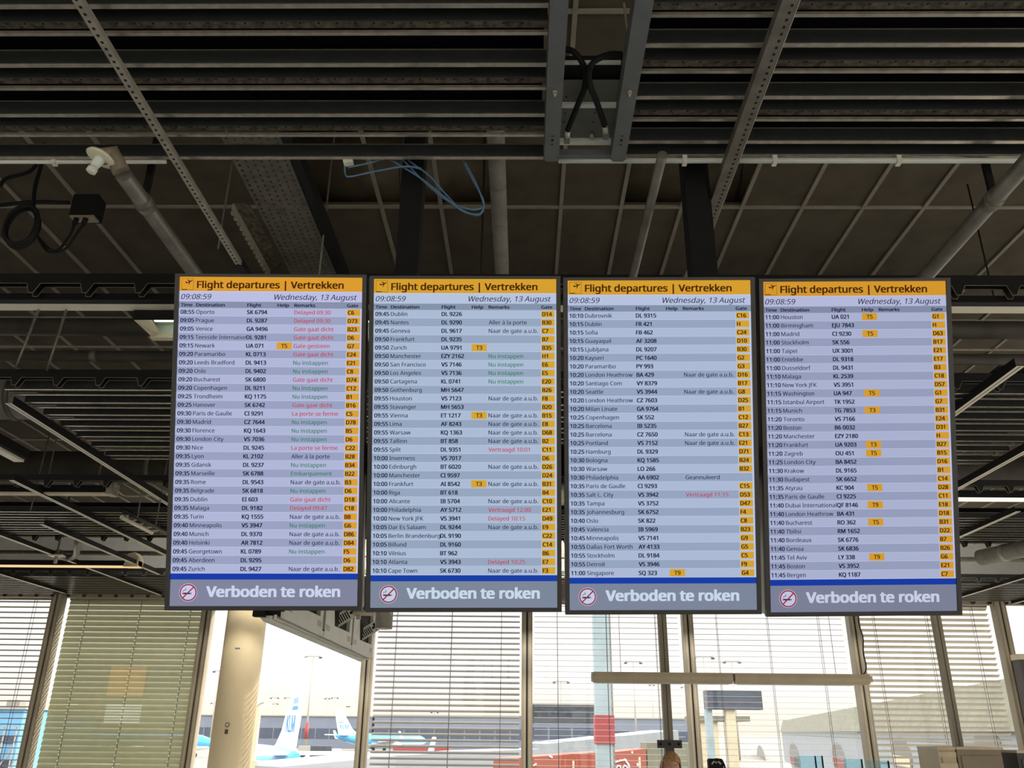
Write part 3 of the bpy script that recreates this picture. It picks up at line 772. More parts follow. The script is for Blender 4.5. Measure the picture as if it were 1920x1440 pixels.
def tmesh(s, bold, shear):
    _tc.body = s; _tc.shear = shear
    bpy.context.view_layer.update()
    dg = bpy.context.evaluated_depsgraph_get(); ev = _to.evaluated_get(dg); me = ev.to_mesh()
    vs = [(v.co.x, v.co.y) for v in me.vertices]; fs = [tuple(p.vertices) for p in me.polygons]
    ev.to_mesh_clear(); return vs, fs
_h, _ = tmesh('H', 0, 0); CAP = max(y for x, y in _h)
def width(s, bold=0.0, shear=0.0):
    v, _ = tmesh(s, bold, shear); return max(x for x, y in v)-min(x for x, y in v)
BW, BH = .5726, 1.018
VW = BH/BW
FIT = {'r': .1300/(width('Frankfurt', .008)*(.0215/CAP)), 'b': .1095/(width('DL 9226', .022)*(.0215/CAP))}

def make_board(idx, loc, roll, pitch, yaw, data, tint, label):
    t = thing('departures_board', label, 'departures board', loc, 'departures boards')
    R = Matrix.Rotation(math.radians(yaw), 3, 'Z') @ Matrix.Rotation(math.radians(pitch), 3, 'X') @ Matrix.Rotation(math.radians(roll), 3, 'Y')
    t.rotation_euler = R.to_euler()
    loc = Vector(loc)
    def W(x, y, z): return loc+Vector((x, y, z))               # children are built unrotated, the root carries the rotation
    bs, bt, bb, dp = .0135, .009, .0125, .055
    x0, x1, z0, z1 = -BW/2, BW/2, -BH/2, BH/2
    b = MB()
    for (a, c, d, e_) in ((x0-bs, x0, z0-bb, z1+bt), (x1, x1+bs, z0-bb, z1+bt), (x0, x1, z1, z1+bt), (x0, x1, z0-bb, z0)):
        p, q = W(a, -.006, d), W(c, .012, e_); b.box(p.x, q.x, p.y, q.y, p.z, q.z)
    b.build('bezel', M['housing'], t)
    p, q = W(x0-bs+.002, .012, z0-bb+.002), W(x1+bs-.002, dp, z1+bt-.002)
    MB().box(p.x, q.x, p.y, q.y, p.z, q.z).build('rear_case', M['housing_side'], t)
    p, q = W(-.13, dp, -.05), W(.13, dp+.028, .05); MB().box(p.x, q.x, p.y, q.y, p.z, q.z).build('wall_bracket', M['black'], t)
    # the lit picture
    cols = {'bg': (196, 202, 232), 'hdr': (220, 158, 48), 'hdrt': (74, 40, 12), 'tim': (188, 194, 226), 'colh': (136, 146, 172), 'lt': (177, 186, 216), 'dk': (154, 165, 194),
            'ink': (22, 28, 58), 'r': (196, 46, 66), 'g': (24, 122, 84), 'gate': (219, 163, 50), 'gt': (62, 36, 14), 'blue': (26, 62, 168), 'foot': (128, 134, 156), 'ft': (206, 214, 236), 'sgn': (200, 206, 232), 'ring': (158, 42, 62), 'cig': (36, 34, 44)}
    keys = list(cols); mats = [glow('display_%s_%d' % (k, idx), tuple(min(255, c*g) for c, g in zip(cols[k], tint)), 1.0) for k in keys]
    mi = {k: i for i, k in enumerate(keys)}
    b = MB()
    def pt(u, v, l): return W(x0+u*BW, -.0002-.00035*l, z1-v*BW)
    def rect(u0, u1, v0, v1, k, l): b.add([pt(u0, v0, l), pt(u1, v0, l), pt(u1, v1, l), pt(u0, v1, l)], [(0, 1, 2, 3)], mi[k])
    def txt(s, u, v, cap, k, l=3, bold=.01, sx=1.0, shear=0.0, fit=None, right=False, most=None):
        vs, fs = tmesh(s, bold, shear); sc = cap/CAP; mn = min(x for x, y in vs); mxx = max(x for x, y in vs)
        if most and (mxx-mn)*sc*sx > most: fit = most
        if fit: sx = fit/((mxx-mn)*sc)
        if right: u = u-(mxx-mn)*sc*sx
        sh = [(-bold, 0), (bold, 0)] if bold < .012 else [(i*bold, j*bold*.45) for i in ((-1, 1) if bold < .028 else (-1, -.33, .33, 1)) for j in (-1, 1)]   # heavier strokes
        for q_, (ox, oy) in enumerate(sh): b.add([pt(u+(x-mn+ox)*sc*sx, v-(y+oy)*sc, l+.02*q_) for x, y in vs], fs, mi[k])
    H = lambda v: v*VW
    rect(0, 1, 0, VW, 'bg', 0)
    rect(0, 1, 0, H(.0440), 'hdr', 1)
    # take-off pictogram
    rect(.0108, .0759, H(.0050), H(.0410), 'hdrt', 2); rect(.0122, .0745, H(.0058), H(.0402), 'hdr', 2.5)
    rect(.0122, .042, H(.0385), H(.0402), 'hdrt', 3)
    pl = [(.030, .028), (.036, .026), (.041, .030), (.052, .0265), (.040, .017), (.045, .0155), (.058, .0225), (.068, .0185), (.0715, .0190), (.0705, .0215), (.058, .029), (.052, .043), (.048, .044), (.051, .032), (.038, .0365), (.034, .035)]
    b.add([pt(u, v, 3) for u, v in pl], [tuple(range(len(pl)))], mi['hdrt'])
    txt('Flight departures | Vertrekken', .0965, H(.0345), .0372, 'hdrt', bold=.028, fit=.799)
    rect(0, 1, H(.0470), H(.0769), 'tim', 1)
    txt('09:08:59', .0108, H(.0697), .0285, 'ink', bold=.006, shear=.22, fit=.164)
    txt('Wednesday, 13 August', .971, H(.0700), .0290, 'ink', bold=.006, shear=.22, fit=.4515, right=True)
    rect(0, 1, H(.0769), H(.0966), 'colh', 1)
    for s, ua, ub in (('Time', .0108, .0726), ('Destination', .0947, .249), ('Flight', .3730, .4476), ('Help', .538, .599), ('Remarks', .630, .743), ('Gate', .918, .978)):
        txt(s, ua, H(.0922), .0172, 'ink', bold=.030, fit=ub-ua)
    ph = .02602
    for i, (tm, dest, fl, hp, rem, rc, gate) in enumerate(data):
        va = .0959+i*ph; vb = va+ph; base = H(va+ph*.5)+.0112
        rect(0, .991, H(va+.0006), H(vb-.0006), 'lt' if i % 2 == 0 else 'dk', 1)
        txt(tm, .0105, base, .0215, 'ink', bold=.026, fit=.0735)
        txt(dest, .0945, base, .0215, 'ink', bold=.010, sx=FIT['r'], most=.277)
        txt(fl, .3725, base, .0215, 'ink', bold=.030, sx=FIT['b'])
        if hp:
            rect(.537, .6195, H(va+.0022), H(vb-.0022), 'gate', 2); txt(hp, .5625, base, .0215, 'gt', bold=.02, fit=.032)
        if rem: txt(rem, .6304, base, .0215, {'k': 'ink', 'r': 'r', 'g': 'g'}[rc], bold=.010, sx=FIT['r'])
        if gate:
            rect(.9155, .9925, H(va+.0016), H(vb-.0016), 'bg', 2); rect(.918, .990, H(va+.0030), H(vb-.0030), 'gate', 2.5)
            txt(gate, .9235, base, .0212, 'gt', bold=.032, sx=FIT['b'])
    rect(0, 1, H(.9035), H(.9215), 'blue', 1)
    rect(0, 1, H(.9215), VW, 'foot', 1)
    # no smoking sign
    cu, cv = .0965, H(.9600)
    def disc(r, k, l, n=40): b.add([pt(cu+r*math.cos(2*math.pi*i/n), cv+r*math.sin(2*math.pi*i/n), l) for i in range(n)], [tuple(range(n))], mi[k])
    disc(.0478, 'sgn', 2); disc(.0452, 'ring', 2.5); disc(.0385, 'sgn', 3)
    rect(cu-.026, cu+.012, cv+.001, cv+.0085, 'cig', 3.5); rect(cu+.013, cu+.028, cv+.001, cv+.0085, 'sgn', 3.6); rect(cu+.014, cu+.018, cv+.001, cv+.0085, 'cig', 3.7); rect(cu-.030, cu-.027, cv+.001, cv+.0085, 'cig', 3.7)
    sm = [(-.026, -.004), (-.026, -.009), (-.020, -.012), (-.013, -.012), (-.012, -.018), (-.016, -.023)]
    for (a, c), (d, e_) in zip(sm, sm[1:]):
        nx, ny = e_-c, -(d-a); ln = math.hypot(nx, ny); nx, ny = nx/ln*.0013, ny/ln*.0013
        b.add([pt(cu+a+nx, cv+c+ny, 3.5), pt(cu+d+nx, cv+e_+ny, 3.5), pt(cu+d-nx, cv+e_-ny, 3.5), pt(cu+a-nx, cv+c-ny, 3.5)], [(0, 1, 2, 3)], mi['cig'])
    s_ = .0385*.7071; w_ = .0033*.7071
    b.add([pt(cu-s_-w_, cv+s_-w_, 4), pt(cu+s_-w_, cv-s_-w_, 4), pt(cu+s_+w_, cv-s_+w_, 4), pt(cu-s_+w_, cv+s_+w_, 4)], [(0, 1, 2, 3)], mi['ring'])
    txt('Verboden te roken', .196, H(.9722), .0535, 'ft', bold=.040, fit=.707)
    b.build('screen', mats, t, recalc=False)
    return t
make_board(1, (-.797, 2.476, 2.476), -.68, 18.19, 1.76, B1, (1.0, .985, 1.0), 'leftmost departures board, first flights from 08:55')
make_board(2, (-.186, 2.487, 2.477), -.67, 18.41, 1.23, B2, (.975, 1.01, .985), 'second departures board from the left, flights from 09:45')
make_board(3, (.423, 2.490, 2.475), -.70, 18.68, .86, B3, (.975, 1.0, .99), 'third departures board from the left, flights from 10:10')
make_board(4, (1.034, 2.495, 2.475), -1.12, 19.11, 1.39, B4, (.965, .955, .965), 'rightmost departures board, flights from 11:00')

# ------------------------------------------------------------------ window wall
MX = [-10.1, -7.50, -5.05, -2.44, .055, 2.585, 5.20, 7.53, 10.1]
Z0, Z1 = .12, 3.60
for i in range(len(MX)-1):
    xa, xb = MX[i], MX[i+1]
    t = thing('window_%d' % (i+1), 'tall window bay', 'window', ((xa+xb)/2, YW, Z0)); t['kind'] = 'structure'
    t['label'] = ['leftmost window bay with open blind', 'window bay with closed olive blind', 'clear window bay with the column and the aircraft', 'window bay with half-closed grey blind',
                  'window bay right of the middle with open blind', 'window bay with the dark outdoor sign', 'window bay with the portholes and tilted cream blind', 'clear window bay at the right edge'][i]
    MB().box(xa+.07, xb-.07, YW+.02, YW+.028, Z0, Z1).build('pane', M['glass'], t)
    f = MB(); w = .075
    f.box(xb-.010-w, xb-.012, YW-.06, YW+.10, Z0, Z1); f.box(xb+.012, xb+.010+w, YW-.06, YW+.10, Z0, Z1)
    f.box(xb-.012, xb+.012, YW-.02, YW+.09, Z0, Z1, 1)
    f.box(xb-w*.55, xb-w*.45, YW-.062, YW-.06, Z0, Z1, 2); f.box(xb+w*.55, xb+w*.65, YW-.062, YW-.06, Z0, Z1, 2)
    f.build('mullion', [M['frame'], M['gasket'], M['lum']], t)
    MB().box(xa+.09, xb-.09, YW-.04, YW+.08, Z0, Z0+.06).build('sill', M['frame'], t)
    MB().box(xa+.09, xb-.09, YW-.04, YW+.08, Z1-.05, Z1).build('head_rail', M['frame'], t)

def blind(i, tilt, m, label, cords, z_bot=.25, depth=.086, bead=False, drop=0.0):
    xa, xb = MX[i]+.115, MX[i+1]-.115; y = YW+.16; pitch = .084
    t = thing('venetian_blind', label, 'venetian blind', ((xa+xb)/2, y, 3.5))
    b = MB(); z = 3.50; a = math.radians(tilt); k = 0
    while z > z_bot:
        prof = []
        for j in range(5):
            s = -1+j*.5; cr = .006*(1-s*s)
            dy, dz = s*depth/2, cr
            prof.append((y+dy*math.cos(a)-dz*math.sin(a), z+dy*math.sin(a)+dz*math.cos(a)))
        vs = [(x, p[0], p[1]+(drop*(x-xa) if k else 0)) for p in prof for x in (xa, xb)]
        b.add(vs, [(2*j, 2*j+1, 2*j+3, 2*j+2) for j in range(4)], 0, True)
        z -= pitch; k += 1
    b.build('slats', m, t, recalc=False)
    MB().box(xa, xb, y-.03, y+.03, 3.53, 3.58).build('head_box', M['frame'], t)
    for c in cords:
        x = xa+(xb-xa)*c
        cb_ = MB()
        for dy in (-.038, .038): cb_.tube([(x, y+dy*math.cos(a)*1.05-.004, 3.53), (x, y+dy*math.cos(a)*1.05-.004, z_bot)], .0035, 6)
        co = cb_.build('ladder_cord', M['cord'], t)
        if bead:
            bb = MB(); z = 3.50
            while z > z_bot:
                bb.box(x-.008, x+.008, y-.052, y-.040, z-.010, z+.006); z -= pitch
            bb.build('cord_clip', M['bead'], co)
    return t
blind(0, -10, M['blind'], 'open blind with thin dark slats in the leftmost window', (.15, .5, .86))
blind(1, 72, M['blind_cl'], 'closed olive-beige blind left of the cream column', (.14, .53, .90), bead=True)
blind(3, 27, M['blind'], 'half-closed grey blind under the second departures board', (.13, .52, .87))
blind(4, 2, M['blind'], 'open blind with hair-thin slats under the third departures board', (.16, .5, .84))
blind(5, 2, M['blind'], 'open blind with the dark outdoor sign behind it', (.16, .5, .84))
blind(6, -24, M['blind_cr'], 'tilted cream blind under the right end of the last board', (.13, .53, .88))

# column
cx, cyy, cr = -4.125, 12.9, .285
t = thing('round_column', 'cream round column in front of the clear window', 'column', (cx, cyy, 0))
MB().tube([(cx, cyy, 0), (cx, cyy, ZT)], cr, 64).build('shaft', M['column'], t)
def on_col(px, py): return at_y(px, py, cyy-cr*.96)
p = on_col(446, 1216); MB().box(p.x-.04, p.x+.04, cyy-cr-.004, cyy-cr+.05, p.z-.018, p.z+.018).build('label_plate', M['silver'], t)
MB().box(p.x-.036, p.x+.036, cyy-cr-.0055, cyy-cr-.004, p.z-.012, p.z+.012).build('label_text', M['silver_dk'], t)
p = on_col(427, 1359); b = MB(); b.tube([(p.x, cyy-cr+.03, p.z), (p.x, cyy-cr-.012, p.z)], .032, 20); b.build('push_button', M['galv_dark'], t)
b = MB(); b.tube([(p.x, cyy-cr-.011, p.z), (p.x, cyy-cr-.016, p.z)], .018, 16); b.build('button_face', M['column'], t)
p = on_col(425, 1372); MB().box(p.x-.022, p.x+.022, cyy-cr-.006, cyy-cr+.05, p.z-.03, p.z+.03).build('small_tag', M['pole_dk'], t)

# row of three monitors hanging in depth, seen from below and behind
ZB = 2.15; X0 = -1.335
ys_ = [4.437, 5.374, 6.298, 7.224]
for k in range(3):
    ya, yb = ys_[k]+.008, ys_[k+1]-.008
    t = thing('hanging_monitor', ['nearest of the three hanging monitors under the first board', 'middle of the three hanging monitors under the first board', 'farthest of the three hanging monitors, beside the half-closed blind'][k],
              'monitor', (X0, (ya+yb)/2, ZB), 'hanging monitors')
    # lower case: stepped silver strips
    b = MB()
    b.prism([(X0-.03, ZB+.03), (X0, ZB), (X0+.03, ZB+.004), (X0+.03, ZB+.03)], lambda a, c, d: (a, d, c), ya, yb)
    b.box(X0+.030, X0+.044, ya, yb, ZB+.012, ZB+.03); b.box(X0+.052, X0+.066, ya, yb, ZB+.014, ZB+.035)
    b.box(X0+.086, X0+.102, ya, yb, ZB+.02, ZB+.05)
    b.build('lower_case', M['silver'], t)
    MB().box(X0-.02, X0+.095, ya+.01, yb-.01, ZB+.03, ZB+.06).build('cable_recess', M['black'], t)
    MB().box(X0-.035, X0+.0, ya, yb, ZB+.03, ZB+.62).build('display_front', M['black'], t)
    # back: black middle with silver borders
    MB().box(X0, X0+.075, ya+.05, yb-.05, ZB+.05, ZB+.60).build('back_panel', M['black'], t)
    b = MB(); xb_ = X0+.100
    b.prism([(ya+.025, ZB+.05), (yb-.025, ZB+.05), (yb-.025, ZB+.60), (yb-.06, ZB+.60), (yb-.11, ZB+.125), (ya+.30, ZB+.115), (ya+.10, ZB+.60), (ya+.025, ZB+.60)], lambda a, c, d: (d, a, c), X0+.075, xb_)
    b.build('back_frame', M['silver'], t)
    b = MB()
    for yv in (ya+.05, yb-.17):
        for j in range(4): b.box(xb_, xb_+.001, yv, yv+.11, ZB+.066+j*.009, ZB+.070+j*.009)
    b.build('vent', M['silver_dk'], t)
    # slotted bracket arm
    P0 = at_y(607, 1180, 5.86)+Vector((0, .93*(k-1), 0)); P1 = at_y(676, 1138, 6.02)+Vector((0, .93*(k-1), 0))
    ax = (P1-P0).normalized(); up = (Vector((0, 0, CAM_H))-(at_y(607, 1180, 5.86)+at_y(676, 1138, 6.02))/2); up = (up-ax*up.dot(ax)).normalized(); sd = ax.cross(up)
    L = (P1-P0).length; mid = (P0+P1)/2
    arm = MB().obox(mid, ax*L/2, sd*.040, up*.012).build('bracket_arm', M['silver'], t)
    b = MB()
    for j in range(10):
        c = P0+ax*(L*(.14+.055*j)); 
        for s_ in (-1, 1): b.obox(c-up*.0125*s_, ax*.0045, sd*.026, up*.0008)
    b.build('slot', M['black'], arm)
    b = MB(); c = P0+ax*(L*.78)
    for s_ in (-1, 1): b.obox(c-up*.0125*s_, ax*.010, sd*.028, up*.0008); b.obox(c-up*.0125*s_, ax*.030, sd*.009, up*.0008)
    b.build('cable_clip', M['black'], arm)
    MB().box(X0+.02, X0+.05, (ya+yb)/2-.015, (ya+yb)/2+.015, ZB+.60, ZS-.004).build('drop_rod', M['black'], t)
    if k == 0: MB().box(X0-.045, X0+.012, ya-.05, ya-.005, ZB+.02, ZB+.62).build('side_case', M['black'], t)
# mounting tube and drum behind the second board
t = thing('mounting_tube', 'pale mounting tube between the hanging monitors and the grey drum', 'tube', at_y(682, 1149, 5.2))
pa, pb = at_y(662, 1149, 5.2), at_y(702, 1150, 5.2)
MB().tube([pa, pb], .016, 14).build('tube', M['beige'], t)
MB().tube([pa+Vector((.02, 0, 0)), Vector((pa.x+.02, pa.y, ZT))], .01, 8).build('suspension_rod', M['black'], t)
pc = at_y(672, 1158, 5.2); MB().box(pc.x-.012, pc.x+.012, pc.y-.012, pc.y+.012, pc.z-.01, pc.z+.03).build('hook', M['galv'], t)
p = at_y(719, 1179, 5.0)
t = thing('drum_pendant', 'short grey-green metal drum below the second board', 'drum', (p.x, p.y, p.z))
MB().tube([(p.x, p.y, p.z), (p.x, p.y, p.z+.32)], .050, 32).build('drum_body', M['galv'], t)
MB().tube([(p.x, p.y, p.z+.30), (p.x, p.y, ZT)], .02, 12).build('suspension_rod', M['black'], t)

# poles, crossplate
def pole(pa, pb, y, w, label, bottom=0.0, plate=False):
    a, b_ = at_y(*pa, y), at_y(*pb, y); x = (a.x+b_.x)/2
    t = thing('steel_pole', label, 'pole', (x, y, bottom))
    MB().box(x-w, x+w, y-w, y+w, bottom, ZS-.012).build('pole_shaft', M['pole'], t)
    MB().box(x-.004, x+.004, y-w-.002, y-w, bottom, ZS-.012).build('seam', M['pole_dk'], t)
    if plate:
        z = at_y(1254, 1395, y).z; pl = MB().box(x-.115, x+.115, y-w-.012, y-w-.003, z-.035, z+.035).build('cross_plate', M['pole_dk'], t)
        for dx in (-.085, 0, .085): MB().tube([(x+dx, y-w-.012, z), (x+dx, y-w-.020, z)], .013, 10).build('bolt', M['black'], pl)
        MB().box(x-w-.002, x+w+.002, y-w-.004, y+w, 0, z-.036).build('lower_sleeve', M['pole_dk'], t)
pole((1238, 1150), (1257, 1410), 8.6, .040, 'brown-grey pole with a dark cross plate, behind the person', 0, True)
pole((1755, 1150), (1795, 1403), 8.6, .036, 'brown-grey pole rising from the tall cabinet at right')

# pendant luminaire
ly = 8.0; a, c_, b_ = at_y(1112, 1270, ly), at_y(1374, 1272, ly), at_y(1632, 1275, ly)
zl = a.z
t = thing('pendant_luminaire', 'long beige double pendant lamp crossing in front of the windows', 'pendant lamp', (c_.x, ly, zl))
def lum_prof(x0, x1, nm, dz=0):
    b = MB(); b.prism([(-.055, .045), (-.06, .01), (-.05, -.02), (-.03, -.045), (.03, -.045), (.05, -.02), (.06, .01), (.055, .045)], lambda u, v, d: (d, ly+u, zl+v+dz), x0, x1); b.build(nm, M['lum'], t)
lum_prof(a.x, c_.x-.01, 'lamp_body'); lum_prof(c_.x+.01, b_.x-.06, 'lamp_body')
b = MB(); b.prism([(-.045, .04), (-.05, -.02), (.05, -.02), (.045, .04)], lambda u, v, d: (d, ly+u, zl+v), c_.x-.012, c_.x+.012); b.build('joint', M['galv_dark'], t)
for x0, x1 in ((a.x+.03, c_.x-.04), (c_.x+.04, b_.x-.10)): MB().box(x0, x1, ly-.026, ly+.026, zl-.049, zl-.0445).build('diffuser', M['white_ref'], t)
b = MB(); b.prism([(-.05, .042), (-.055, .0), (-.04, -.04), (.04, -.04), (.055, 0), (.05, .042)], lambda u, v, d: (d, ly+u, zl+v), b_.x-.06, b_.x-.02); b.prism([(-.03, .03), (-.03, -.02), (.03, -.02), (.03, .03)], lambda u, v, d: (d, ly+u, zl+v), b_.x-.02, b_.x+.01); b.build('end_cap', M['lum'], t)
MB().box(a.x-.015, a.x, ly-.045, ly+.045, zl-.035, zl+.04).build('end_cap', M['white_ref'], t)
for x in (a.x+.25, b_.x-.3): MB().tube([(x, ly, zl+.04), (x, ly, ZT)], .0025, 6).build('suspension_wire', M['galv'], t)
pts = [at_y(px, py, ly) for px, py in ((1608, 1120), (1609, 1150), (1611, 1172), (1618, 1195), (1619, 1225), (1624, 1248), (1622, 1260), (1617, 1266))]
MB().tube([Vector((pts[0].x, ly, ZT)), pts[0]]+curve_pts(pts), .006, 8).build('power_cord', M['cord'], t)

# cabinets and glass balustrade near the bottom edge
def cab(px0, px1, py, y, d, m, label, stripes=0, name='cabinet'):
    a, b_ = at_y(px0, py, y), at_y(px1, py, y); z = a.z
    t = thing(name, label, 'cabinet', ((a.x+b_.x)/2, y, 0))
    MB().box(a.x, b_.x, y, y+d, 0.02, z).build('cabinet_body', m, t)
    b = MB(); b.box(a.x-.003, b_.x+.003, y-.012, y+d+.003, z, z+.02); b.build('top_board', M['lum'], t)
    MB().box(a.x+.03, b_.x-.03, y-.008, y, .1, z-.05).build('door', m, t)
    for k in range(stripes): MB().box(a.x, b_.x, y-.012, y-.001, z-.06-.09*k, z-.02-.09*k).build('rib', M['lum'], t)
cab(1793, 1876, 1405, 8.05, .45, M['cabinet'], 'tall brown-grey cabinet at the foot of the right pole')
cab(1757, 1790, 1405, 8.05, .4, M['cabinet2'], 'narrow beige ribbed cabinet left of the brown-grey one', 4)
cab(1906, 1990, 1412, 8.0, .4, M['pole_dk'], 'dark cabinet at the right edge of the photo')
def glasspanel(px0, px1, py, y, label):
    a, b_ = at_y(px0, py, y), at_y(px1, py, y)
    t = thing('glass_panel', label, 'glass panel', ((a.x+b_.x)/2, y, 0), 'glass balustrade panels')
    MB().box(a.x, b_.x, y, y+.012, .08, a.z).build('pane', M['glass_blue'], t)
    MB().box(b_.x+.001, b_.x+.012, y-.004, y+.016, .0, a.z).build('edge_strip', M['black'], t)
    MB().box(a.x, b_.x, y-.003, y+.015, .0, .08).build('base_rail', M['galv'], t)
glasspanel(1488, 1527, 1417, 9.2, 'small pale blue glass panel with black edge below the portholes')
glasspanel(1530, 1540, 1417, 9.2, 'sliver of pale blue glass between two black edges')
glasspanel(1582, 1614, 1423, 9.0, 'pale blue glass panel left of the right window frame')
glasspanel(1624, 1664, 1426, 8.6, 'pale blue glass panel right of the window frame')
p = at_y(1909, 1226, 13.3)
t = thing('display_case', 'tall dark case with beige top rail at the right edge', 'case', (p.x+.8, 13.3, 0))
MB().box(p.x, p.x+1.6, 13.3, 13.5, 0, p.z-.08).build('case_body', M['pole_dk'], t)
MB().box(p.x-.01, p.x+1.6, 13.29, 13.51, p.z-.08, p.z).build('top_rail', M['beige'], t)

# lit sign and white panel behind the viewer, mirrored in the glass over the closed blind
t = thing('wayfinding_sign', 'orange lit sign seen mirrored in the glass over the closed olive blind', 'sign', (-12.35, 0, 2.95), None)
MB().box(-12.95, -11.75, -.10, 0, 2.45, 3.40).build('sign_box', M['black'], t)
MB().box(-12.92, -11.78, 0, .006, 2.48, 3.37).build('lit_face', glow('orange_sign_face', (255, 176, 60), 2.2), t)
MB().box(-12.4, -12.36, -.07, -.03, 3.40, ZT).build('hanger', M['black'], t)
t = thing('slatted_light', 'white slatted light panel seen mirrored below the orange sign', 'light', (-12.35, 0, 1.2))
MB().box(-12.9, -11.7, -.10, 0, .0, 2.30).build('panel_frame', M['silver'], t)
for k in range(7): MB().box(-12.85, -11.75, 0, .006, 1.72+.08*k, 1.77+.08*k).build('lit_slat', M['whiteglow'], t)

# black device with a looping cable
p = at_y(1341, 1430, 7.0)
t = thing('handset_stand', 'black device with pale curved marks and a looping cable, right of the person', 'device', (p.x, 7.0, 0))
b = MB(); b.prism([(-.055, -.10), (.055, -.10), (.055, .018), (.045, .028), (-.045, .028), (-.055, .018)], lambda u, v, d: (p.x+u, d, p.z+v), 6.97, 7.03); b.build('device_body', M['black'], t)
for (a0, a1, r) in ((.5, 1.2, .038), (1.35, 1.8, .030), (1.9, 2.65, .038)):
    b = MB(); pts = [Vector((p.x+r*math.cos(a0+(a1-a0)*i/8), 6.966, p.z-.03+r*math.sin(a0+(a1-a0)*i/8)*1.1)) for i in range(9)]
    b.tube(pts, .006, 6); b.build('pale_mark', M['white_box'], t)
MB().tube(curve_pts([at_y(x, y, 7.0) for x, y in ((1336, 1428), (1340, 1424), (1348, 1424), (1355, 1429), (1359, 1438), (1360, 1452))]), .007, 8).build('cable', M['black'], t)
MB().tube([(p.x, 7.0, 0), (p.x, 7.0, p.z-.09)], .02, 12).build('stand_pole', M['black'], t)
b = MB(); b.tube([(p.x, 7.0, 0), (p.x, 7.0, .02)], .16, 24); b.build('stand_base', M['black'], t)

# ------------------------------------------------------------------ person
def skin_mesh(name, verts, edges, radii, root, mats, sub=2):
    me = bpy.data.meshes.new(name); me.from_pydata(verts, edges, []); o = bpy.data.objects.new(name, me); COL.objects.link(o)
    md = o.modifiers.new('skin', 'SKIN'); md.use_smooth_shade = True
    for i, r in enumerate(radii):
        r = r if isinstance(r, tuple) else (r, r); me.skin_vertices[0].data[i].radius = r
    me.skin_vertices[0].data[root].use_root = True
    s = o.modifiers.new('sub', 'SUBSURF'); s.levels = sub; s.render_levels = sub
    for m in mats: me.materials.append(m)
    return o
hp = at_y(1256, 1412, 6.8); px_, py_ = hp.x, 6.8; S_ = hp.z/1.72      # hp.z is the crown height incl. hair
t = thing('person', 'person with swept-back light brown hair standing before the pole', 'person', (px_, py_, 0))
def K(x, y, z): return (x*S_, y*S_, z*S_)
vs = [K(0, 0, .95), K(0, 0, 1.15), K(0, -.01, 1.36), K(0, 0, 1.44), K(0, -.005, 1.50),
      K(.17, 0, 1.37), K(.22, .02, 1.10), K(.21, -.07, .87), K(-.17, 0, 1.37), K(-.22, .02, 1.10), K(-.21, -.07, .87),
      K(.09, 0, .88), K(.10, -.01, .48), K(.10, .02, .07), K(.10, -.13, .03), K(-.09, 0, .88), K(-.10, -.01, .48), K(-.10, .02, .07), K(-.10, -.13, .03)]
ed = [(0, 1), (1, 2), (2, 3), (3, 4), (2, 5), (5, 6), (6, 7), (2, 8), (8, 9), (9, 10), (0, 11), (11, 12), (12, 13), (13, 14), (0, 15), (15, 16), (16, 17), (17, 18)]
rd = [(.14, .10), (.12, .09), (.14, .10), .055, .05, .062, .045, .032, .062, .045, .032, .085, .058, .04, .035, .085, .058, .04, .035]
rd = [(r[0]*S_, r[1]*S_) if isinstance(r, tuple) else r*S_ for r in rd]
body = skin_mesh('body', vs, ed, rd, 0, [M['cloth']]); body.parent = t
# hands with fingers
for sgn in (-1, 1):
    w = Vector(K(sgn*.21, -.07, .86)); hv = [w, w+Vector((0, -.012, -.045))*S_, w+Vector((0, -.02, -.085))*S_]; he = [(0, 1), (1, 2)]; hr = [.026*S_, (.018*S_, .036*S_), (.016*S_, .036*S_)]
    for f in range(4):
        i0 = len(hv); oy = (-.030+.020*f); ln = (.030, .036, .033, .025)[f]
        base = w+Vector((0, -.02+oy, -.09))*S_
        hv += [base, base+Vector((-sgn*.004, -.004, -ln))*S_, base+Vector((-sgn*.018, -.006, -ln*1.9))*S_]; he += [(2, i0), (i0, i0+1), (i0+1, i0+2)]; hr += [.010*S_, .009*S_, .008*S_]
    i0 = len(hv); hv += [w+Vector((-sgn*.012, -.045, -.055))*S_, w+Vector((-sgn*.022, -.060, -.085))*S_]; he += [(1, i0), (i0, i0+1)]; hr += [.011*S_, .009*S_]
    h = skin_mesh('hand', [tuple(v) for v in hv], he, hr, 0, [M['skin']]); h.parent = t
# head with face
bm = bmesh.new(); bmesh.ops.create_uvsphere(bm, u_segments=40, v_segments=28, radius=1)
hc = Vector((0, -.01, 1.60))*S_
for v in bm.verts:
    x, y, z = v.co; sx_, sy_, sz_ = .073, .092, .112
    jaw = 1-.34*max(0, -z)**1.3
    X, Y, Z = x*sx_*jaw, y*sy_*(jaw if y > 0 else 1-.12*max(0, -z)), z*sz_
    if y < -.5:
        Y -= .020*math.exp(-((x/.16)**2+((z+.18)/.22)**2))                     # nose
        Y += .010*(math.exp(-(((abs(x)-.40)/.20)**2+((z-.06)/.13)**2)))        # eye sockets
        Y -= .006*math.exp(-((x/.3)**2+((z+.52)/.08)**2))                      # lips
        Y -= .006*math.exp(-((x/.25)**2+((z+.85)/.15)**2))                     # chin
    v.co = Vector((X, Y, Z))*S_+hc
for f in bm.faces: f.smooth = True
me = bpy.data.meshes.new('head'); bm.to_mesh(me); bm.free(); me.materials.append(M['skin']); head = bpy.data.objects.new('head', me); COL.objects.link(head); head.parent = t
def off(mb): mb.v = [(x+px_, y+py_, z) for x, y, z in mb.v]; return mb
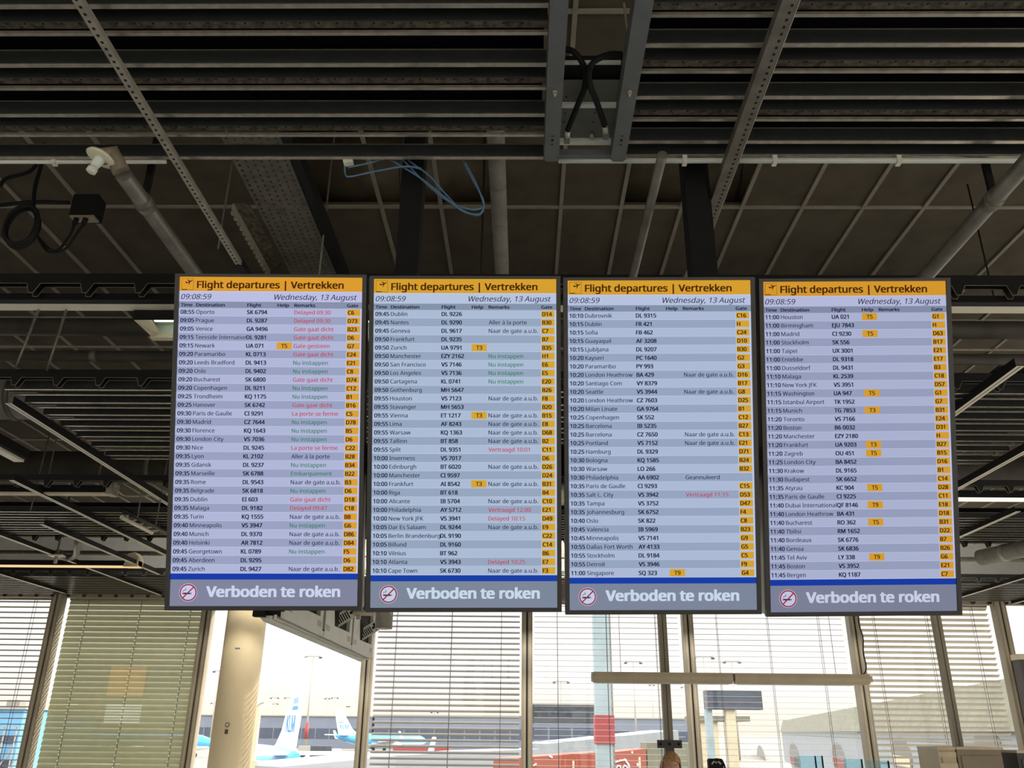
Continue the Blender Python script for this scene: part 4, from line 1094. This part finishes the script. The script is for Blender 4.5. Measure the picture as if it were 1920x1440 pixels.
for sgn in (-1, 1):
    b = MB(); c = hc+Vector((sgn*.030, -.083, .008))*S_
    b.tube([c+Vector((0, .006, 0))*S_, c, c+Vector((0, -.004, 0))*S_], [.011*S_, .010*S_, .004*S_], 12); off(b).build('eye', M['white_ref'], head)
    b = MB(); b.tube([c+Vector((0, -.003, 0))*S_, c+Vector((0, -.0055, 0))*S_], .0045*S_, 10); off(b).build('pupil', M['black'], head)
    b = MB(); c = hc+Vector((sgn*.073, .008, -.008))*S_; b.tube([c+Vector((0, 0, -.026))*S_, c+Vector((sgn*.010, .006, 0))*S_, c+Vector((sgn*.008, .008, .024))*S_], [.006*S_, .014*S_, .008*S_], 10); off(b).build('ear', M['skin'], head)
    b = MB(); c = hc+Vector((sgn*.030, -.092, .030))*S_; b.tube([c+Vector((-.016, .004, -.002))*S_, c, c+Vector((.016, .004, -.002))*S_], .003*S_, 6); off(b).build('eyebrow', M['hair'], head)
b = MB(); c = hc+Vector((0, -.094, -.058))*S_; b.tube([c+Vector((-.020, .008, 0))*S_, c, c+Vector((.020, .008, 0))*S_], [.002*S_, .0045*S_, .002*S_], 8); off(b).build('mouth', M['red'], head)
# hair: cap plus swept locks
bm = bmesh.new(); bmesh.ops.create_uvsphere(bm, u_segments=48, v_segments=32, radius=1)
dele = []
for v in bm.verts:
    x, y, z = v.co
    front = y < -.15
    lim = .50 if (y < -.45) else (-.10 if y < .1 else -.75)
    if z < lim: dele.append(v)
    wv = 1+.030*math.sin(9*x+4*y)+.020*math.sin(17*(x-y))
    hz = .118*(1+.10*max(0, z))*wv
    v.co = Vector((x*.083*wv, y*.102*wv+.004, z*hz))*S_+hc
bmesh.ops.delete(bm, geom=dele, context='VERTS')
for f in bm.faces: f.smooth = True
me = bpy.data.meshes.new('hair'); bm.to_mesh(me); bm.free(); me.materials.append(M['hair']); hair = bpy.data.objects.new('hair', me); COL.objects.link(hair); hair.parent = t
for k in range(15):
    u = -1+2*k/14; s0 = hc+Vector((.010+u*.058, -.088+.030*u*u, .062-.018*u*u))*S_
    e0_ = hc+Vector((.010+u*.075, .06, .090-.05*u*u))*S_; md_ = hc+Vector((.004+u*.060, -.035, .128-.052*u*u))*S_
    b = MB(); b.tube(curve_pts([s0, md_, e0_, e0_+Vector((u*.012, .03, -.09))*S_]), [.007*S_]+[.013*S_]*17+[.006*S_], 8); off(b).build('hair_lock', M['hair'], hair)
# trousers: simple legs over the body
b = MB()
for sgn in (-1, 1): b.tube([Vector(K(sgn*.085, 0, .95)), Vector(K(sgn*.095, -.01, .5)), Vector(K(sgn*.10, .01, .10))], [.105*S_, .078*S_, .066*S_], 20)
off(b).build('trousers', M['trouser'], t)

# ------------------------------------------------------------------ outside: apron, buildings, aircraft
GZ = -5.25
g = MB().box(-900, 900, YW+2, 1600, GZ-.5, GZ).build('ground', M['apron']); struct(g, 'pale concrete apron outside', 'ground')
def hz(px): return 1368+(px-981)*.0103
def building(px0, px1, ptop, D, depth, label, bands, m='term', name='terminal_building'):
    a, b_ = at_y(px0, ptop, D), at_y(px1, ptop+(px1-px0)*.0103, D)
    t = thing(name, label, 'building', ((a.x+b_.x)/2, D, GZ))
    MB().box(a.x, b_.x, D, D+depth, GZ, a.z).build('wall', M[m], t)
    MB().box(a.x-.5, b_.x+.5, D-.5, D+depth, a.z, a.z+.35).build('roof_edge', M['mast'], t)
    H_ = a.z-GZ; w = MB()
    n = max(2, int((b_.x-a.x)/5))
    for f0, f1 in bands:
        for i in range(n):
            x0 = a.x+(b_.x-a.x)*i/n; x1 = a.x+(b_.x-a.x)*(i+1)/n
            w.box(x0+.25, x1-.25, D-.15, D, GZ+H_*f0, GZ+H_*f1)
    w.build('window_band', M['term_win'], t)
    return t, a, b_
building(360, 698, 1341, 330, 40, 'long blue-grey terminal across the apron behind the aircraft', ((.30, .62),))
building(703, 985, 1341, 330, 40, 'blue-grey terminal seen through the half-closed blind', ((.30, .62),))
t, a, b_ = building(985, 1115, 1321, 210, 30, 'dark-topped terminal block left of the red-banded pier', ((.05, .34), (.40, .60)))
MB().box(a.x+.3, b_.x-.3, 209.6, 209.9, a.z-3.8, a.z-.4).build('dark_fascia', M['dkpanel'], t)
building(1150, 1300, 1347, 320, 40, 'low terminal right of the red-banded pier', ((.30, .62),))
t, a, b_ = building(-60, 46, 1329, 120, 20, 'bright blue building at the far left', ((.06, .30), (.52, .62)), 'scaf', 'blue_building')
s = MB()
for i in range(6):
    x0 = b_.x-8+i*1.6; s.box(x0, x0+.12, 119, 119.12, GZ, GZ+6.5); s.obox(Vector((x0+.8, 119, GZ+2.6)), Vector((.8, 0, 1.4)), Vector((0, .06, 0)), Vector((-.05, 0, .03)))
for z in (1.2, 4, 6.4): s.box(b_.x-8, b_.x+.2, 119, 119.12, GZ+z, GZ+z+.14)
s.build('scaffold', M['mast'], t)
p = at_y(25, 1322, 150); tag(MB().box(p.x-1.2, p.x+1.0, 150, 152, GZ, p.z+.8).build('brown_tower', M['wrap']), 'brown-grey tower top behind the blue building', 'tower')
def mast(px, ptop, D, label, head=2.2, r=.22, red=False):
    head *= .34
    a = at_y(px, ptop, D)
    t = thing('light_mast', label, 'light mast', (a.x, D, GZ))
    MB().tube([(a.x, D, GZ), (a.x, D, a.z)], [r, r*.6], 8).build('mast_pole', M['mast'], t)
    b = MB(); b.box(a.x-head, a.x+head, D-.15, D+.15, a.z-.1, a.z+.18); b.build('crossbar', M['mast'], t)
    for s_ in (-1, 1): MB().box(a.x+s_*head-.4, a.x+s_*head+.4, D-.4, D+.4, a.z-.55, a.z-.1).build('floodlight', M['dkpanel'], t)
    if red: MB().tube([(a.x, D, GZ+4), (a.x, D, GZ+8)], r*1.6, 10).build('red_band', M['red'], t)
for args in ((588, 1231, 250, 'tall light mast behind the near white aircraft tail', 6.0, .32, True), (515, 1308, 420, 'thin light mast left of the near aircraft tail', 5, .30), (540, 1308, 430, 'thin light mast beside the near aircraft tail', 4, .30),
             (517, 1319, 470, 'shorter light mast left of the near aircraft tail', 3, .25), (614, 1309, 430, 'thin light mast right of the near aircraft tail', 3, .28), (628, 1308, 425, 'thin light mast above the far aircraft tail', 4, .30), (653, 1324, 480, 'short light mast right of the far aircraft tail', 2, .25),
             (411, 1258, 300, 'light mast between the window frame and the column', 5, .28), (1052, 1278, 260, 'light mast left of the red-banded pier', 6, .26), (1187, 1241, 240, 'light mast behind the left half of the pendant lamp', 6, .26),
             (1319, 1232, 230, 'light mast right of the middle window frame', 7, .26), (1372, 1240, 240, 'light mast above the dark outdoor sign', 6, .26), (1222, 1284, 420, 'thin mast left of the cross-plated pole', 3, .25), (1282, 1288, 430, 'thin mast right of the cross-plated pole', 3, .25),
             (400, 1318, 470, 'short light mast left of the column', 3, .25), (815, 1335, 400, 'light mast behind the half-closed blind', 4, .25)):
    mast(*args)

def aircraft(px, py, D, heading, label, marks=True):
    """px, py: picture point of the tail cone end; heading: direction of the nose in the ground plane"""
    a = at_y(px, py, D); hx, hy = math.cos(heading), math.sin(heading)
    t = thing('aircraft', label, 'aircraft', (a.x, D, GZ))
    t.rotation_euler = (0, 0, heading)
    def L(x, y, z): return (a.x+x, D+y, GZ+z)
    fb = MB(); st = [(0, .35, 4.55), (1.5, .75, 4.35), (4, 1.2, 4.0), (8, 1.65, 3.6), (13, 1.95, 3.35), (30, 1.95, 3.35), (34, 1.7, 3.25), (36.5, 1.15, 3.0), (38, .4, 2.85)]
    fb.tube([L(x, 0, z) for x, r, z in st], [r for x, r, z in st], 28); fu = fb.build('fuselage', [M['ac_blue'], M['ac_white']], t)
    bm = bmesh.new(); bm.from_mesh(fu.data)
    for f in bm.faces:
        if f.calc_center_median().z < 2.5: f.material_index = 1
    bm.to_mesh(fu.data); bm.free()
    fin = [(1.2, 4.8), (9.8, 5.0), (8.0, 5.5), (6.2, 6.6), (1.4, 12.5), (-1.0, 12.5), (-.2, 9), (.9, 5.4)]
    tf = MB().prism(fin, lambda u, v, d: L(u, d, v), -.14, .14).build('tail_fin', M['ac_white'], t)
    if marks:
        for s_ in (-1, 1):
            b = MB(); d0 = .142*s_; d1 = .16*s_
            vs, fs = tmesh('KLM', 0, 0); wd = max(x for x, y in vs); k_ = 3.3/wd
            for ox in (-.03, .03): b.add([L((4.5-(x+ox)*k_) if s_ > 0 else (1.2+(x+ox)*k_), d1, 6.5+y*k_*1.15) for x, y in vs], fs)
            b.prism([(.6, 8.3), (2.7, 8.3), (2.5, 8.6), (.5, 8.6)], lambda u, v, d: L(u, d, v), d0, d1)
            for k in range(3): b.box(*sorted((a.x+2.0-.6*k, a.x+2.3-.6*k)), *sorted((D+d0, D+d1)), GZ+8.8, GZ+9.3)
            b.build('tail_emblem', M['ac_dblue'], tf)
    for s_ in (-1, 1):
        MB().prism([(1.0, .3*s_), (4.6, .5*s_), (2.2, 6.8*s_), (.6, 6.8*s_)], lambda u, v, d: L(u, v, d), 4.7, 4.95).build('tailplane', M['ac_white'], t)
        w = MB(); w.prism([(15.5, 1.5*s_), (22.5, 1.5*s_), (14.0, 16.8*s_), (12.2, 16.8*s_)], lambda u, v, d: L(u, v, d+.10*abs(v)*.6), 2.5, 2.8); w.build('wing', M['ac_white'], t)
        MB().prism([(12.2, 3.6), (13.9, 3.6), (11.9, 6.1), (11.2, 6.1)], lambda u, v, d: L(u, d, v), 16.75*s_, 16.95*s_).build('winglet', M['ac_white'], t)
        b = MB(); b.tube([L(17.5, 4.9*s_, 1.7), L(19, 4.9*s_, 1.75), L(21.8, 4.9*s_, 1.75), L(22.3, 4.9*s_, 1.75)], [.5, .8, .95, .85], 20); b.build('engine', M['ac_white'], t)
    for xx, yy in ((33, 0), (17.5, 2.8), (17.5, -2.8)):
        b = MB(); b.tube([L(xx, yy, 2.2), L(xx, yy, .5)], .12, 8); b.build('gear_leg', M['mast'], t)
        b = MB(); b.tube([L(xx, yy-.25, .5), L(xx, yy+.25, .5)], .5, 18); b.build('wheel', M['black'], t)
    return t
aircraft(556, 1416, 77, math.radians(117), 'near light blue aircraft with tall white tail beside the column')
aircraft(629, 1384, 285, math.radians(48), 'far blue aircraft with white tail at right, nose to the right')
aircraft(118, 1378, 220, math.radians(-1), 'blue aircraft nose glimpsed between window frame and column', False)
# ground equipment
def vehicle(px, py, D, l, h, m, label):
    a = at_y(px, py, D); t = thing('service_vehicle', label, 'vehicle', (a.x, D, GZ))
    MB().box(a.x-l/2, a.x+l*.15, D-1.1, D+1.1, GZ+.7, GZ+h).build('cargo_body', M[m], t)
    MB().prism([(l*.17, .7), (l*.5, .7), (l*.5, h*.5), (l*.38, h*.82), (l*.17, h*.82)], lambda u, v, d: (a.x+u, d, GZ+v), D-1.05, D+1.05).build('cab', M['ac_white'], t)
    for dx in (-l*.33, l*.33):
        for dy in (-1.0, 1.0): MB().tube([(a.x+dx, D+dy-.12, GZ+.45), (a.x+dx, D+dy+.12, GZ+.45)], .45, 14).build('wheel', M['black'], t)
vehicle(615, 1392, 200, 7, 3.2, 'dkpanel', 'dark service vehicle in front of the far aircraft')
vehicle(497, 1388, 190, 6, 2.6, 'ac_white', 'white service vehicle left of the near aircraft')
vehicle(585, 1385, 230, 6, 2.6, 'mast', 'grey service vehicle behind the near tail')
vehicle(820, 1378, 150, 14, 4.2, 'red', 'long red vehicle seen through the half-closed blind')
vehicle(735, 1390, 120, 7, 3.0, 'ac_white', 'white vehicle left in the half-closed blind')
vehicle(880, 1392, 160, 8, 3.0, 'cream', 'cream vehicle right in the half-closed blind')
# covered apron walkways
def slab_box(pa, pb, D0, D1, ztop_from, thick, m, label, name, cat):
    a, b_ = at_y(*pa, D0), at_y(*pb, D1)
    t = thing(name, label, cat, ((a.x+b_.x)/2, (D0+D1)/2, GZ))
    dirv = (Vector((b_.x, b_.y, 0))-Vector((a.x, a.y, 0))); n = Vector((-dirv.y, dirv.x, 0)).normalized()*1.5
    b = MB(); q = [a-n, b_-n, b_+n, a+n]
    b.add([(v.x, v.y, v.z) for v in q]+[(v.x, v.y, v.z-thick) for v in q], [(0, 1, 2, 3), (7, 6, 5, 4), (0, 4, 5, 1), (1, 5, 6, 2), (2, 6, 7, 3), (3, 7, 4, 0)])
    b.build('deck', M[m], t)
    for f in (.1, .5, .9):
        c = a.lerp(b_, f); MB().box(c.x-.25, c.x+.25, c.y-.25, c.y+.25, GZ, c.z-thick).build('support', M['mast'], t)
    return t, a, b_, n
slab_box((470, 1435), (690, 1416), 30, 34, 0, 1.6, 'jet', 'pale grey walkway roof at the foot of the clear window', 'walkway_roof', 'walkway')
slab_box((1000, 1394), (1245, 1369), 60, 66, 0, 2.2, 'jet', 'pale sloping boarding bridge rising behind the red-banded pier', 'boarding_bridge', 'boarding bridge')
slab_box((690, 1416), (985, 1403), 50, 56, 0, 1.5, 'jet', 'low pale boarding bridge seen through the half-closed blind', 'boarding_bridge', 'boarding bridge')
# orange-red hoarding with white line drawing
def hoarding(pxl, pxr, ptl, ptr, D, label, art):
    a, b_ = at_y(pxl, ptl, D), at_y(pxr, ptr, D)
    t = thing('orange_container', label, 'container', ((a.x+b_.x)/2, D, GZ))
    MB().prism([(a.x, GZ), (b_.x, GZ), (b_.x, b_.z), (a.x, a.z)], lambda u, v, d: (u, d, v), D, D+2.5).build('container_body', M['orange'], t)
    b = MB()
    for pts in art:
        P = [at_y(x, y, D-.04) for x, y in pts]; b.tube(P, .035, 6)
    b.build('white_drawing', M['ac_white'], t)
    for x in (a.x+(b_.x-a.x)*.78,): MB().box(x-.04, x+.04, D-.03, D, GZ, b_.z-.3).build('panel_seam', M['cream'], t)
hoarding(925, 1117, 1424, 1411, 36, 'orange-red container left of the red-banded pier', [[(1000, 1436), (1006, 1432)], [(1030, 1417), (1036, 1421)]])
hoarding(1153, 1211, 1410, 1404, 36, 'orange-red container with white line drawing right of the red-banded pier',
         [[(1154, 1429), (1163, 1426), (1175, 1425)], [(1170, 1423), (1174, 1427), (1179, 1434), (1180, 1440)], [(1156, 1440), (1158, 1436), (1163, 1436), (1164, 1441)], [(1168, 1440), (1171, 1435), (1175, 1437), (1177, 1441)], [(1195, 1431), (1196, 1437)], [(1185, 1409), (1186, 1413)]])
a = at_y(1213, 1403, 36); b_ = at_y(1300, 1385, 36)
tag(MB().box(a.x, b_.x, 36, 38, GZ, a.z+.2).build('grey_container', M['jet_roof']), 'plain grey cladding box right of the orange-red container', 'container')
# pier with red band
D = 25; xa, xb = at_y(1116, 1300, D).x, at_y(1146, 1300, D).x
t = thing('bridge_pier', 'tall blue-grey pier with a dark red band outside', 'pier', ((xa+xb)/2, D, GZ))
MB().box(xa, xb, D, D+.5, GZ, 9).build('pier_shaft', M['pier'], t)
MB().box(xb, xb+.05, D+.02, D+.45, GZ, 9).build('edge_channel', M['silver_dk'], t)
zt, zb_ = at_y(1130, 1341, D).z, at_y(1130, 1395, D).z
MB().box(xa-.03, xb+.06, D-.04, D+.54, zb_, zt).build('red_band', M['red'], t)
# dark outdoor sign
D = 55; a, b_ = at_y(1325, 1294, D), at_y(1431, 1331, D)
t = thing('outdoor_sign', 'dark outdoor display sign on a pale post', 'sign', ((a.x+b_.x)/2, D, GZ))
MB().box(a.x, b_.x, D, D+1.2, b_.z, a.z).build('sign_panel', M['dkpanel'], t)
b = MB()
for k in range(3): b.box(a.x+.1, b_.x-.1, D-.03, D, b_.z+(a.z-b_.z)*(.10+.32*k), b_.z+(a.z-b_.z)*(.24+.32*k))
b.build('screen_row', M['term_win'], t)
p = at_y(1372, 1345, D); MB().box(p.x-.28, p.x+.28, D+.2, D+.8, GZ, b_.z).build('post', M['cream'], t)
q = at_y(1335, 1345, D); MB().box(q.x-.30, q.x+.1, D+.3, D+.8, GZ, b_.z).build('post', M['pier'], t)
# porthole walkway
PA, PB = Vector((16.903, 31, 3.535)), Vector((25.502, 70, 3.57)); dv = (PB-PA); dv.z = 0; dv.normalize()
PS, PE = PA-dv*6, PA+dv*135; nv = Vector((-dv.y, dv.x, 0))
if nv.x > 0: nv = -nv
t = thing('porthole_walkway', 'long pale walkway with oval portholes and olive-grey roof', 'walkway', (PA.x, PA.y, GZ))
def wk(s, n_, z): v = PA+dv*s+nv*n_; return (v.x, v.y, z)
TOPZ = 3.56
MB().prism([(-6, -3.0), (135, -3.0), (135, 1.75), (-6, 1.75)], lambda s, z, d: wk(s, d, z), -3.0, 0).build('wall', M['jet'], t)
MB().prism([(.25, 1.75), (-.4, TOPZ), (-3.4, TOPZ), (-3.4, 1.75)], lambda n_, z, s: wk(s, n_, z), -6, 135).build('roof', M['jet_roof'], t)
MB().prism([(-6, -.02), (135, -.02), (135, .03), (-6, .03)], lambda s, z, d: wk(s, d, z+1.3), 0, .03).build('rail_line', M['silver_dk'], t)
for s in (0, 14, 28, 42, 56, 70, 84): MB().prism([(s-.4, -1.6), (s+.4, -1.6), (s+.4, -1.0), (s-.4, -1.0)], lambda u, n_, z: wk(u, n_, z), GZ, -3.0).build('support', M['mast'], t)
def s_of(px, py=1400):
    r_ = ray(px, py); # intersection of the sight line with the wall plane
    k = (PA.dot(nv))/(Vector((r_.x, r_.y, 0)).dot(nv)); P = Vector((r_.x*k, r_.y*k, 0)); return (P-Vector((PA.x, PA.y, 0))).dot(dv)
def on_wall(px, py):
    r_ = ray(px, py); k = PA.dot(nv)/Vector((r_.x, r_.y, 0)).dot(nv); P = r_*k
    return (Vector((P.x, P.y, 0))-Vector((PA.x, PA.y, 0))).dot(dv), CAM_H+P.z
for px, yt, yb_, hw, inner in ((1377, 1405, 1445, 5.5, 'port'), (1425, 1399, 1443, 7, 'port_red'), (1487, 1394, 1446, 8.5, 'port_red'), (1569, 1394, 1452, 11, 'port_red'), (1686, 1384, 1452, 16, 'cream'), (1846, 1367, 1432, 23, 'port')):
    s, zt_ = on_wall(px, yt); _, zb_ = on_wall(px, yb_); rw = abs(on_wall(px+hw, yt)[0]-on_wall(px-hw, yt)[0])/2; zc = (zt_+zb_)/2; rh = (zt_-zb_)/2; n_ = 28
    ring = [(s+rw*math.cos(2*math.pi*i/n_), zc+rh*math.sin(2*math.pi*i/n_)) for i in range(n_)]
    w = MB().prism([(s+(u-s)*1.10, zc+(v-zc)*1.06) for u, v in ring], lambda u, v, d: wk(u, d, v), 0, .04).build('porthole', M['silver_dk'], t)
    MB().prism(ring, lambda u, v, d: wk(u, d, v), .04, .05).build('pane', M['port'], w)
    if inner != 'port': MB().prism([(s-rw*.85, zc-rh*.5), (s+rw*.85, zc-rh*.5), (s+rw*.95, zc+rh*.05), (s-rw*.95, zc+rh*.05)], lambda u, v, d: wk(u, d, v), .05, .06).build('curtain', M[inner], w)
# pale joint box left of the walkway
a = at_y(1312, 1352, 75); b_ = at_y(1352, 1440, 75)
t = thing('bridge_rotunda', 'cream boxy bridge head left of the walkway', 'bridge head', ((a.x+b_.x)/2, 75, GZ))
MB().box(a.x, b_.x, 75, 80, GZ+1.5, a.z).build('rotunda_body', M['cream'], t)
MB().box(a.x-.3, b_.x+2.6, 74.6, 80.4, a.z, a.z+.4).build('roof_slab', M['jet_roof'], t)
MB().box(a.x+.6, b_.x-.5, 76, 79, GZ, GZ+1.5).build('column_base', M['mast'], t)
# slim pale post outside the clear window
p = at_y(483, 1326, 30)
t = thing('gate_post', 'pale slim post with curved top outside, right of the column', 'post', (p.x, 30, GZ))
MB().box(p.x-.11, p.x+.11, 29.9, 30.1, GZ, p.z).build('post_shaft', M['cream'], t)
MB().tube(curve_pts([(p.x-.05, 30, p.z), (p.x+.05, 30, p.z+.10), (p.x+.2, 30, p.z+.16)]), .03, 8).build('curved_top', M['mast'], t)
MB().box(p.x-.3, p.x+.25, 29.85, 30.15, GZ, at_y(483, 1426, 30).z).build('base_block', M['cream'], t)

bpy.data.objects.remove(_to)
